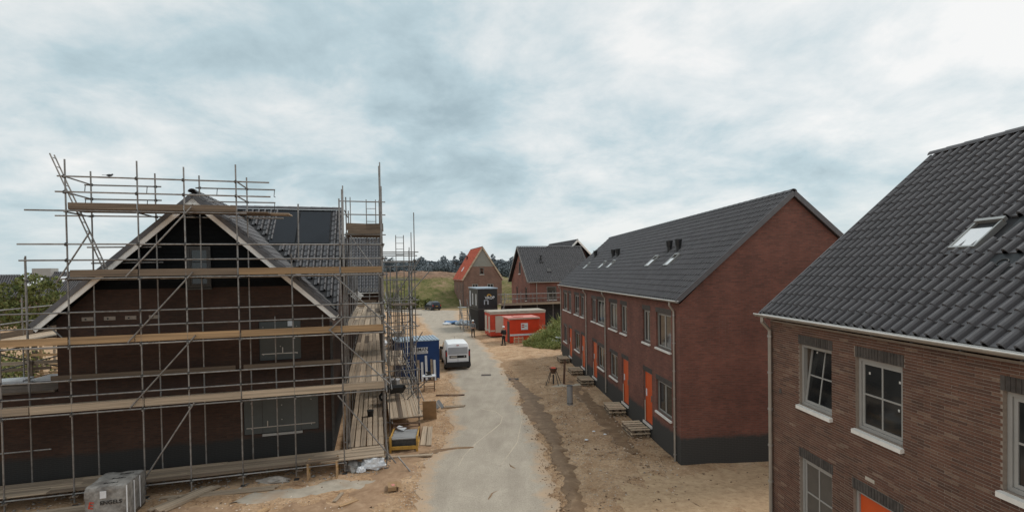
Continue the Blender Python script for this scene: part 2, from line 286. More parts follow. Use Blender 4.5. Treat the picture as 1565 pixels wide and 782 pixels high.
# ------------------------------------------------------------------ helpers
class MB:
    def __init__(s): s.v = []; s.f = []
    def add(s, vs, fs):
        o = len(s.v); s.v += [tuple(p) for p in vs]; s.f += [tuple(i+o for i in f) for f in fs]; return s
    def box(s, x0, x1, y0, y1, z0, z1):
        return s.add([(x0, y0, z0), (x1, y0, z0), (x1, y1, z0), (x0, y1, z0), (x0, y0, z1), (x1, y0, z1), (x1, y1, z1), (x0, y1, z1)],
                     [(0, 3, 2, 1), (4, 5, 6, 7), (0, 1, 5, 4), (1, 2, 6, 5), (2, 3, 7, 6), (3, 0, 4, 7)])
    def tube(s, a, b, r, n=8, r2=None):
        a = Vector(a); b = Vector(b); d = (b-a)
        if d.length < 1e-6: return s
        d.normalize(); u = d.orthogonal().normalized(); v = d.cross(u); r2 = r if r2 is None else r2
        vs = [a+(u*math.cos(2*math.pi*i/n)+v*math.sin(2*math.pi*i/n))*r for i in range(n)] + [b+(u*math.cos(2*math.pi*i/n)+v*math.sin(2*math.pi*i/n))*r2 for i in range(n)]
        return s.add(vs, [(i, (i+1) % n, n+(i+1) % n, n+i) for i in range(n)]+[tuple(range(n))[::-1], tuple(range(n, 2*n))])
    def beam(s, a, b, wd, ht, up=(0, 0, 1)):
        a = Vector(a); b = Vector(b); d = (b-a).normalized(); u = Vector(up); sd_ = d.cross(u)
        if sd_.length < 1e-4: sd_ = d.cross(Vector((1, 0, 0)))
        sd_.normalize(); u = sd_.cross(d)
        q = [(-1, -1), (1, -1), (1, 1), (-1, 1)]
        return s.add([p+sd_*(i*wd/2)+u*(j*ht/2) for p in (a, b) for i, j in q], [(0, 1, 2, 3), (7, 6, 5, 4), (0, 4, 5, 1), (1, 5, 6, 2), (2, 6, 7, 3), (3, 7, 4, 0)])
    def prism(s, poly, off):
        n = len(poly); off = Vector(off); vs = [Vector(p) for p in poly]+[Vector(p)+off for p in poly]
        return s.add(vs, [tuple(range(n))[::-1], tuple(range(n, 2*n))]+[(i, (i+1) % n, n+(i+1) % n, n+i) for i in range(n)])
    def mesh(s, name, fix=True, smooth=False):
        me = bpy.data.meshes.new(name); me.from_pydata([tuple(p) for p in s.v], [], s.f)
        if fix and len(s.f) < 60000:
            bm = bmesh.new(); bm.from_mesh(me); bmesh.ops.recalc_face_normals(bm, faces=bm.faces); bm.to_mesh(me); bm.free()
        if smooth: me.polygons.foreach_set('use_smooth', [True]*len(me.polygons))
        me.update(); return me
    def obj(s, name, mat, parent=None, **k):
        return link(name, s.mesh(name, **k), mat, parent)
def link(name, me, mat, parent=None, loc=None):
    if mat is not None and not me.materials: me.materials.append(MATS[mat] if isinstance(mat, str) else mat)
    o = bpy.data.objects.new(name, me); COL.objects.link(o)
    if parent is not None: o.parent = parent
    if loc is not None: o.location = loc
    return o
def tag(o, label, cat=None, group=None, kind=None):
    if label: o['label'] = label
    if cat: o['category'] = cat
    if group: o['group'] = group
    if kind: o['kind'] = kind
    return o
def thing(name, label, cat, loc=(0, 0, 0), rz=0, group=None):
    o = bpy.data.objects.new(name, None); COL.objects.link(o); o.location = loc; o.rotation_euler = (0, 0, rz); o.empty_display_size = .2
    return tag(o, label, cat, group)
def copy_tree(o, parent=None):
    c = o.copy(); COL.objects.link(c); c.parent = parent
    for ch in list(o.children): copy_tree(ch, c)
    return c
YL, YM, YR = -.2743, -.0776, -.0434
LO = Vector((-8.8497, 15.8334, 0)); MO = Vector((5.7811, 16.9409, 0)); RO = Vector((5.9337, 11.2540, 0))
def frame(o, yaw): return Matrix.Translation(o) @ Matrix.Rotation(-yaw, 4, 'Z')
FL, FM, FR = frame(LO, YL), frame(MO, YM), frame(RO, YR)
CAMW = Vector((0, 0, H))
UNIT = {}
def unit_tube():
    if 't' not in UNIT: UNIT['t'] = MB().tube((0, 0, 0), (0, 0, 1), .0242, 8).mesh('tube', smooth=False); UNIT['t'].materials.append(MATS['steel_tube'])
    return UNIT['t']
def pole(name, parent, a, b, mesh=None, r=1):
    a = Vector(a); b = Vector(b); d = b-a
    o = bpy.data.objects.new(name, mesh or unit_tube()); COL.objects.link(o); o.parent = parent; o.location = a
    o.rotation_mode = 'QUATERNION'; o.rotation_quaternion = d.to_track_quat('Z', 'Y'); o.scale = (r, r, d.length); return o
def unit_box(mat):
    k = 'b'+mat
    if k not in UNIT: UNIT[k] = MB().box(-.5, .5, -.5, .5, -.5, .5).mesh('board'); UNIT[k].materials.append(MATS[mat])
    return UNIT[k]
def board(name, parent, c, size, mat, rot=(0, 0, 0)):
    o = bpy.data.objects.new(name, unit_box(mat)); COL.objects.link(o); o.parent = parent; o.location = c; o.scale = size; o.rotation_euler = rot; return o
def text(name, s, size, mat, parent, mtx, ext=.003):
    c = bpy.data.curves.new('txt', 'FONT'); c.body = s; c.size = size; c.extrude = ext; c.align_x = 'CENTER'; c.align_y = 'CENTER'; c.offset = size*.012
    to = bpy.data.objects.new('txt', c); COL.objects.link(to); dg = bpy.context.evaluated_depsgraph_get()
    me = bpy.data.meshes.new_from_object(to.evaluated_get(dg)); bpy.data.objects.remove(to); bpy.data.curves.remove(c)
    me.materials.clear(); o = link(name, me, mat, parent); o.matrix_local = mtx; return o
def facing(loc, right, up):
    r = Vector(right).normalized(); u = Vector(up).normalized(); n = r.cross(u)
    return Matrix(((r.x, u.x, n.x, loc[0]), (r.y, u.y, n.y, loc[1]), (r.z, u.z, n.z, loc[2]), (0, 0, 0, 1)))

# roof tiles -------------------------------------------------------
def tile_mesh(mat, wd=.30, ln=.40, lift=.032, key=''):
    k = 'tile'+mat+key
    if k in UNIT: return UNIT[k]
    prof = [(0, -.022), (.016, -.022), (.024, .002), (.165, .0), (.176, .012), (.184, .044), (.205, .068), (.236, .077), (.267, .068), (.288, .042), (.294, .004), (.30, -.022)]
    s_ = wd/.30; b = MB(); vs = []
    for (yy, zz) in ((0, lift), (ln, 0)):
        vs += [(x*s_, yy, z+zz) for x, z in prof]
    n = len(prof); vs += [(x*s_, 0, z+lift-.034) for x, z in prof]
    b.add(vs, [(i, i+1, n+i+1, n+i) for i in range(n-1)]+[(i+1, i, 2*n+i, 2*n+i+1) for i in range(n-1)])
    me = b.mesh('tile', fix=False); me.materials.append(MATS[mat]); UNIT[k] = me; return me
def lay_tiles(parent, O, u, v, nu, nv, mat='roof_tile', wd=.30, exp=.345, skip=None, nobj=300, world=None, mirror=False):
    """tiles in courses from O along u (eaves) and v (upslope); the nearest nobj are objects, the rest one mesh"""
    O = Vector(O); u = Vector(u).normalized(); v = Vector(v).normalized(); n = u.cross(v)
    rm = Matrix(((u.x, v.x, n.x), (u.y, v.y, n.y), (u.z, v.z, n.z)))
    me = tile_mesh(mat, wd, exp+.055); sp = []
    for j in range(nv):
        for i in range(nu):
            if skip and skip((i+.5)*wd, (j+.5)*exp): continue
            p = O+u*(i*wd)+v*(j*exp)+n*.0
            d = (world @ p - CAMW).length if world else 0
            sp.append((d, p))
    sp.sort(key=lambda q: q[0])
    e = rm.to_euler()
    rr = random.Random(3)
    for d, p in sp[:nobj]:
        o = bpy.data.objects.new('roof_tile', me); COL.objects.link(o); o.parent = parent
        o.location = p+n*rr.uniform(-.003, .004); o.rotation_euler = (e.x+rr.uniform(-.006, .006), e.y+rr.uniform(-.008, .008), e.z)
    if len(sp) > nobj:
        bv = [Vector(q.co) for q in me.vertices]; bf = [tuple(q.vertices) for q in me.polygons]; b = MB()
        rv = [rm @ q for q in bv]
        for d, p in sp[nobj:]:
            q = p+n*rr.uniform(-.003, .004); b.add([x+q for x in rv], bf)
        o = b.obj('tile_field', mat, parent, fix=False); o['kind'] = 'stuff'
def ridge(parent, a, b, mat='roof_tile', r=.12, step=.42, nobj=60):
    a = Vector(a); b = Vector(b); d = b-a; L = d.length; k = max(1, int(L/step)); m = MB()
    n = 7; dd = d.normalized(); side = dd.cross(Vector((0, 0, 1))).normalized()
    key = 'ridge%s%.3f' % (mat, r)
    if key not in UNIT:
        vs = []
        for (yy, rr_) in ((0, r), (1.04, r*.9)):
            vs += [(math.cos(math.pi*i/(n-1))*rr_, yy, math.sin(math.pi*i/(n-1))*rr_*.85) for i in range(n)]
        vs += [(math.cos(math.pi*i/(n-1))*r*.8, 0, math.sin(math.pi*i/(n-1))*r*.65) for i in range(n)]
        m.add(vs, [(i, i+1, n+i+1, n+i) for i in range(n-1)]+[(i, i+1, 2*n+i+1, 2*n+i) for i in range(n-1)]); UNIT[key] = m.mesh('ridge', fix=False); UNIT[key].materials.append(MATS[mat])
    u2 = side.cross(dd)
    e = Matrix(((side.x, dd.x, u2.x), (side.y, dd.y, u2.y), (side.z, dd.z, u2.z))).to_euler()
    for i in range(k):
        o = bpy.data.objects.new('ridge_tile', UNIT[key]); COL.objects.link(o); o.parent = parent; o.location = a+d*(i/k); o.rotation_euler = e; o.scale = (1, L/k, 1)

# walls and windows -------------------------------------------------
def wall(name, pt, a0, a1, z0, z1, holes, mat, parent, extra=None, rev=.30):
    """flat wall with real openings; pt(a, z, d) maps along/up/inward"""
    b = MB(); A = sorted({a0, a1, *[h[0] for h in holes], *[h[1] for h in holes]}); Z = sorted({z0, z1, *[h[2] for h in holes], *[h[3] for h in holes]})
    A = [x for x in A if a0 <= x <= a1]; Z = [x for x in Z if z0 <= x <= z1]
    for i in range(len(A)-1):
        for j in range(len(Z)-1):
            ca, cz = (A[i]+A[i+1])/2, (Z[j]+Z[j+1])/2
            if any(h[0] < ca < h[1] and h[2] < cz < h[3] for h in holes): continue
            b.add([pt(A[i], Z[j], 0), pt(A[i+1], Z[j], 0), pt(A[i+1], Z[j+1], 0), pt(A[i], Z[j+1], 0)], [(0, 1, 2, 3)])
    for h in holes:
        p, q, r_, s_ = h
        for (c, d) in (((p, r_), (q, r_)), ((q, r_), (q, s_)), ((q, s_), (p, s_)), ((p, s_), (p, r_))):
            b.add([pt(*c, 0), pt(*d, 0), pt(*d, rev+.08), pt(*c, rev+.08)], [(0, 1, 2, 3)])
        b.add([pt(p, r_, rev+.08), pt(q, r_, rev+.08), pt(q, s_, rev+.08), pt(p, s_, rev+.08)], [(0, 1, 2, 3)])
    if extra:
        for poly in extra: b.add([pt(a, z, 0) for a, z in poly], [tuple(range(len(poly)))])
    return b.obj(name, mat, parent, fix=False)
def mbox(b, pt, a0, a1, z0, z1, d0, d1, tilt=0, zb=0):
    f = lambda a, z, d: pt(a, z, d+tilt*(z-zb))
    b.add([f(a0, z0, d0), f(a1, z0, d0), f(a1, z1, d0), f(a0, z1, d0), f(a0, z0, d1), f(a1, z0, d1), f(a1, z1, d1), f(a0, z1, d1)],
          [(0, 1, 2, 3), (7, 6, 5, 4), (0, 4, 5, 1), (1, 5, 6, 2), (2, 6, 7, 3), (3, 7, 4, 0)])
def window(parent, pt, a0, a1, z0, z1, d=.08, fw=.055, mull=0, cross=False, tilt=0, frame_mat='frame_grey', sill=True, sw=.045, pane_mat='window_glass', sill_mat='sill_stone', name='window', sill_h=.055, over=.06, dots=False, sash_mat=None):
    b = MB(); e = .004
    mbox(b, pt, a0+e, a0+fw, z0+e, z1-e, d-.02, d+.06); mbox(b, pt, a1-fw, a1-e, z0+e, z1-e, d-.02, d+.06)
    mbox(b, pt, a0+fw, a1-fw, z1-fw, z1-e, d-.02, d+.06); mbox(b, pt, a0+fw, a1-fw, z0+e, z0+fw, d-.02, d+.06)
    wobj = b.obj(name, frame_mat, parent)
    i0, i1, y0, y1 = a0+fw+.003, a1-fw-.003, z0+fw+.003, z1-fw-.003
    s = MB(); t = tilt; k = dict(tilt=t, zb=y0)
    cols = [(i0, i1)] if not mull else [(i0+(i1-i0)*q/(mull+1), i0+(i1-i0)*(q+1)/(mull+1)) for q in range(mull+1)]
    for (c0, c1) in cols:
        mbox(s, pt, c0, c0+sw, y0, y1, d, d+.05, **k); mbox(s, pt, c1-sw, c1-.002, y0, y1, d, d+.05, **k)
        mbox(s, pt, c0+sw, c1-sw, y0, y0+sw, d, d+.05, **k); mbox(s, pt, c0+sw, c1-sw, y1-sw, y1, d, d+.05, **k)
        if cross:
            m = (c0+c1)/2; zc = (y0+y1)/2
            mbox(s, pt, m-.014, m+.014, y0+sw, y1-sw, d+.004, d+.03, **k); mbox(s, pt, c0+sw, m-.014, zc-.014, zc+.014, d+.004, d+.03, **k); mbox(s, pt, m+.014, c1-sw, zc-.014, zc+.014, d+.004, d+.03, **k)
    s.obj('sash', sash_mat or frame_mat, wobj)
    for (c0, c1) in cols:
        if cross:
            m = (c0+c1)/2; zc = (y0+y1)/2
            for (p, q) in ((c0+sw, m), (m, c1-sw)):
                for (r_, s_) in ((y0+sw, zc), (zc, y1-sw)):
                    g = MB(); mbox(g, pt, p+.001, q-.001, r_+.001, s_-.001, d+.015, d+.022, **k); g.obj('pane', pane_mat, wobj)
        else:
            g = MB(); mbox(g, pt, c0+sw*.8, c1-sw*.8, y0+sw*.8, y1-sw*.8, d+.02, d+.026, **k); g.obj('pane', pane_mat, wobj)
    if sill:
        g = MB(); f = lambda a, z, dd: pt(a, z, dd)
        q = [(-over, z0-.02-sill_h), (-over, z0-.02), (d-.01, z0+.0), (d-.01, z0-sill_h)]
        vs = [pt(a0-.03, z, dd) for dd, z in q]+[pt(a1+.03, z, dd) for dd, z in q]
        g.add(vs, [(0, 1, 2, 3), (7, 6, 5, 4), (0, 4, 5, 1), (1, 5, 6, 2), (2, 6, 7, 3), (3, 7, 4, 0)]); g.obj('sill', sill_mat, wobj)
    if dots:
        g = MB()
        for (fa, fz) in dots: mbox(g, pt, a0+(a1-a0)*fa-.016, a0+(a1-a0)*fa+.016, z0+(z1-z0)*fz-.02, z0+(z1-z0)*fz+.02, d+.006, d+.013, **k)
        g.obj('sticker', 'white_paint', wobj)
    return wobj
def roof_slab(parent, polys, mat='roof_dark', name='roof', th=.12):
    b = MB()
    for p in polys: b.prism(p, (0, 0, -th))
    return b.obj(name, mat, parent)
def gutter(parent, pts, mat='zinc', r=.065, name='gutter'):
    """open half-round gutter along two points"""
    a, c = Vector(pts[0]), Vector(pts[1]); d = (c-a).normalized(); side = d.cross(Vector((0, 0, 1))).normalized(); n = 9; b = MB()
    prof = [side*math.cos(math.pi+math.pi*i/(n-1))*r+Vector((0, 0, math.sin(math.pi+math.pi*i/(n-1))*r)) for i in range(n)]
    prof2 = [p*.88 for p in prof]
    vs = [a+p for p in prof]+[c+p for p in prof]+[a+p for p in prof2]+[c+p for p in prof2]
    fs = [(i, i+1, n+i+1, n+i) for i in range(n-1)]+[(2*n+i+1, 2*n+i, 3*n+i, 3*n+i+1) for i in range(n-1)]+[(0, n, 3*n, 2*n), (n-1, 2*n-1, 4*n-1, 3*n-1)]
    fs += [tuple(range(n)), tuple(range(n, 2*n))]
    b.add(vs, fs)
    o = b.obj(name, mat, parent); L = (c-a).length; k = MB()
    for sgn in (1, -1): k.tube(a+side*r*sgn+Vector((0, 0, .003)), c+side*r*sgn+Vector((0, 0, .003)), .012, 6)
    k.obj('bead', 'gutter_highlight', o); g = MB(); q = .5
    while q < L: g.beam(a+d*q+Vector((0, 0, -r-.006)), a+d*(q+.03)+Vector((0, 0, -r-.006)), .1, .012); q += .75
    g.obj('bracket', 'steel_dark', o)['kind'] = 'stuff'
    return o
def downpipe(parent, x, y, ztop, zbot, gx, gz, r=.04, clamps=5, out=(-1, 0), mat='zinc_pipe'):
    b = MB(); b.tube((gx, y, gz), (gx, y, gz-.12), r); b.tube((gx, y, gz-.12), (x, y, ztop-.06), r); b.tube((x, y, ztop-.06), (x, y, zbot), r)
    o = b.obj('downpipe', mat, parent); o2 = None
    for i in range(clamps):
        z = zbot+.25+(ztop-zbot-.45)*i/max(1, clamps-1); k = MB().tube((x, y, z-.022), (x, y, z+.022), r+.014); k.box(x+r, x+r+.06, y-.012, y+.012, z-.012, z+.012)
        k.obj('pipe_clamp', 'zinc', o)
    return o

# ------------------------------------------------------------------ setting: ground, road, mud, hill
ROADL = [(-2.9, -6), (-2.85, 13.9), (-3.2, 16.8), (-2.75, 19.3), (-2.95, 22.8), (-3.5, 27.8), (-4.6, 35.6), (-7.05, 45.3), (-10.9, 62), (-14.3, 75), (-18, 86), (-24, 89), (-60, 92)]
ROADR = [(1.4, -6), (1.3, 13.8), (1.22, 16.6), (1.1, 19.1), (.75, 22.6), (.3, 27.5), (-.75, 35.3), (-2.4, 44.8), (-6.1, 61.4), (-8.4, 75), (-9.4, 90), (-22, 96), (-60, 97)]
def interp(tab, y):
    for (a, b) in zip(tab, tab[1:]):
        if a[1] <= y <= b[1]: return a[0]+(b[0]-a[0])*(y-a[1])/(b[1]-a[1])
    return tab[-1][0] if y > tab[-1][1] else tab[0][0]
def fbm(x, y, s, seed=0, o=4): return noise.fractal(Vector((x*s+seed, y*s-seed, seed*.37)), .9, 2.1, o)
def gz(x, y):
    z = -.012+.035*fbm(x, y, 1.1, 3)+.03*fbm(x, y, .3, 8)
    l, r = interp(ROADL, y)-.35, interp(ROADR, y)+.35
    if y > 84: return min(z, -.03)
    if l < x < r: return -.03
    t = min(1, min(abs(x-l), abs(x-r))/1.0)
    z = -.03+(z+.05)*t
    if x > 1: z += .05*math.sin((x-interp(ROADR, y))*5.2+fbm(x, y, .25, 4)*2)*(1 if x < 4.4 else 0)
    if x > 1: z += .05*math.exp(-((x-interp(ROADR, y)-2.6)/1.2)**2)*(.5+fbm(x, y, .5, 5))
    return max(-.07, min(z*.75, .05))
def build_ground():
    xs = [-2500, -900, -350, -150, -80, -50, -36]+[-28+.4*i for i in range(110)]+[17, 20, 26, 36, 60, 120, 300, 900, 2500]
    ys = [-200, -60, -20]+[-6+1.0*i for i in range(16)]+[10+.35*i for i in range(130)]+[56, 58, 60, 64, 68, 74, 80, 88, 100, 140, 220, 400, 900, 2500, 5000]
    vs = [(x, y, gz(x, y) if (-28 <= x <= 16 and -6 <= y <= 56) else -.03) for y in ys for x in xs]; n = len(xs)
    b = MB(); b.add(vs, [(j*n+i, j*n+i+1, (j+1)*n+i+1, (j+1)*n+i) for j in range(len(ys)-1) for i in range(n-1)])
    o = b.obj('ground', 'dirt', fix=False, smooth=True); tag(o, kind='structure', label='rough sandy building site soil')
build_ground()
def build_road():
    def samp(tab):
        out = []; 
        for (a, b) in zip(tab, tab[1:]):
            L = math.hypot(b[0]-a[0], b[1]-a[1]); 
            for i in range(8): out.append((a[0]+(b[0]-a[0])*i/8, a[1]+(b[1]-a[1])*i/8))
        return out+[tab[-1]]
    l, r = samp(ROADL), samp(ROADR)
    def fine(p):
        q = []
        for a, b in zip(p, p[1:]):
            k = max(1, int(math.hypot(b[0]-a[0], b[1]-a[1])/.16)) if a[1] < 50 else 4
            q.append((a, b, k))
        return q
    L2, R2 = [], []
    for (a, b, k), (c, d, k2) in zip(fine(l), fine(r)):
        m = max(k, k2)
        for i in range(m):
            t = i/m; L2.append((a[0]+(b[0]-a[0])*t, a[1]+(b[1]-a[1])*t)); R2.append((c[0]+(d[0]-c[0])*t, c[1]+(d[1]-c[1])*t))
    C = 14; vs = []; ed = []
    for p, q in zip(L2, R2):
        jl = .45*fbm(p[1], 3, .7, 1)+.16*fbm(p[1], 9, 3.2, 2); jr = .32*fbm(q[1], 5, .8, 4)+.22*fbm(q[1], 2, 3.6, 6)+.07*fbm(q[1], 2, 11, 6)
        p = (p[0]+jl, p[1]); q = (q[0]+jr, q[1])
        for c in range(C+1):
            t = c/C; z = .004 if 0 < c < C else -.02
            vs.append((p[0]+(q[0]-p[0])*t, p[1]+(q[1]-p[1])*t, z)); ed.append(max(0, abs(2*t-1)-.25)/.75)
    n = C+1; b = MB(); b.add(vs, [(j*n+i, j*n+i+1, (j+1)*n+i+1, (j+1)*n+i) for j in range(len(L2)-1) for i in range(C)])
    me = b.mesh('road', fix=False); at = me.attributes.new('edge', 'FLOAT', 'POINT'); at.data.foreach_set('value', ed)
    tag(link('road', me, 'road'), kind='structure', label='dusty concrete site road')
build_road()
def ribbon(name, path, wd, mat, z=.008, jag=.12, step=.15, label=None, taper=True, seed=1, dome=0):
    pts = []
    for a, b in zip(path, path[1:]):
        k = max(1, int(math.hypot(b[0]-a[0], b[1]-a[1])/step)); pts += [(a[0]+(b[0]-a[0])*i/k, a[1]+(b[1]-a[1])*i/k) for i in range(k)]
    pts.append(path[-1]); n = len(pts); vs = []
    for i, p in enumerate(pts):
        q = pts[min(n-1, i+1)]; o = pts[max(0, i-1)]; dx, dy = q[0]-o[0], q[1]-o[1]; L = math.hypot(dx, dy) or 1; nx, ny = -dy/L, dx/L
        t = i/(n-1); wv = wd(t) if callable(wd) else wd
        if taper: wv *= min(1, 8*t+.05, 8*(1-t)+.05)
        a = wv/2+jag*fbm(p[0]*1.0, p[1], 1.8, seed)+jag*.6*fbm(p[0], p[1], 6, seed+3); c = wv/2+jag*fbm(p[0]+50, p[1], 1.8, seed)+jag*.6*fbm(p[0]+50, p[1], 6, seed+3)
        for s in (-1, -.5, 0, .5, 1):
            ww = (a if s > 0 else c)*s; zz = z+dome*(1-s*s)
            gx_, gy_ = p[0]+nx*ww, p[1]+ny*ww; gg = max(gz(gx_, gy_), 0)
            vs.append((gx_, gy_, gg+zz if abs(s) < 1 else gg+z-.03))
    b = MB(); b.add(vs, [(i*5+k, i*5+k+1, (i+1)*5+k+1, (i+1)*5+k) for i in range(n-1) for k in range(4)])
    o = b.obj(name, mat, fix=False, smooth=True); tag(o, label, kind='structure'); return o
ribbon('mud', [(-.55, 33), (.25, 30), (.55, 28.3), (.95, 26.2), (.9, 24.2), (1.35, 22), (1.55, 19.8), (1.72, 17.5), (1.75, 15.5), (1.8, 13), (1.9, 8)], lambda t: .55+.75*math.exp(-((t-.36)/.13)**2), 'mud', .010, .24, label='dark damp mud strip along the road edge', dome=.02)
ribbon('mud', [(-4.9, 22.6), (-4.2, 20.4), (-4.0, 18.3), (-4.2, 16.6), (-4.5, 15.4), (-4.7, 13)], lambda t: 1.25, 'damp', .012, .4, seed=5, label='damp trampled earth on the left road edge', dome=.02)
ribbon('sand', [(-3.6, 18.35), (-2.9, 18.75), (-2.2, 18.95), (-1.6, 19.0)], .26, 'mud', .012, .05, seed=7, label='spill of brown sand on the road', dome=.03)
ribbon('sand', [(3.2, 13.4), (5.0, 14.6), (7.2, 15.1), (9.5, 15.3)], 3.6, 'sand', .015, .8, seed=9, label='yellow sand in front of the gable wall')
_p = [FM @ Vector((-1.25, y, 0)) for y in (1.2, 3, 5, 7, 9, 11, 13.5)]
ribbon('soil_patch', [(p.x, p.y) for p in _p], 1.15, 'mud', .008, .45, seed=31, label='darker turned soil along the doorstep pallets')
ribbon('dust_line', [(-1.6, 24.4), (-.9, 23.9), (-.55, 23.0), (-.62, 22.0), (-1.05, 20.8), (-1.55, 19.5), (-1.9, 18.2), (-2.0, 17.2)], .09, 'pale_dust', .005, .03, taper=False, label='pale tyre line curving over the road')
ribbon('dust_line', [(-.55, 17), (.1, 19.5), (.35, 22.5), (.2, 25)], .07, 'pale_dust', .009, .04, seed=3, label='faint pale tyre line beside the right road edge')
ribbon('dirt_patch', [(-.2, 17.35), (-.12, 17.1), (0, 16.9)], .17, 'mud', .005, .11, seed=3, label='small brown dirt patch on the road')
ribbon('dirt_patch', [(-.55, 15.2), (-.7, 15.0), (-.82, 14.6)], .10, 'mud', .005, .11, seed=4, label='elongated dirt smear low on the road')
ribbon('soil_patch', [(-13.5, 12.9), (-10.5, 13.7), (-8, 13.6), (-5.6, 13.9), (-4.2, 14.2)], 2.0, 'damp', .008, .6, seed=41, label='brown trampled soil across the bottom left')
ribbon('concrete_slab', [(-8.6, 14.6), (-7.4, 15.2), (-5.9, 15.7), (-4.4, 16.05)], 1.0, 'concrete', .012, .3, seed=11, label='pale concrete strip beside the scaffold foot')
def hill(name, x0, x1, y0, yt, y1, hf, label, mat='hill', st=1.5):
    nx = int((x1-x0)/st); ny = int((y1-y0)/st); vs = []
    for j in range(ny+1):
        y = y0+(y1-y0)*j/ny
        for i in range(nx+1):
            x = x0+(x1-x0)*i/nx; t = max(0, min(1, (y-y0)/(yt-y0))); t = t*t*(3-2*t)
            ex = max(0, min(1, (x-x0)/10, (x1-x)/10)); vs.append((x, y, -.1+ex*(t*hf(x, y)+min(t*3, 1)*.25*fbm(x, y, .5, 2))))
    b = MB(); n = nx+1; b.add(vs, [(j*n+i, j*n+i+1, (j+1)*n+i+1, (j+1)*n+i) for j in range(ny) for i in range(nx)])
    tag(b.obj(name, mat, fix=False, smooth=True), label, kind='structure')
hill('hill', -95, 12, 97, 121, 150, lambda x, y: 6.7+.5*fbm(x, y, .16, 5)+.35*fbm(x, y, .6, 9)+.7*math.exp(-((x+25)/9)**2)-1.5*max(0, min(1, (x+17)/4)), 'grassy bund with a bare brown earth crest')
hill('hill', -4, 24, 104, 118, 150, lambda x, y: 4.6+.9*fbm(x, y, .1, 15), 'low brown earth mound seen between the far houses')

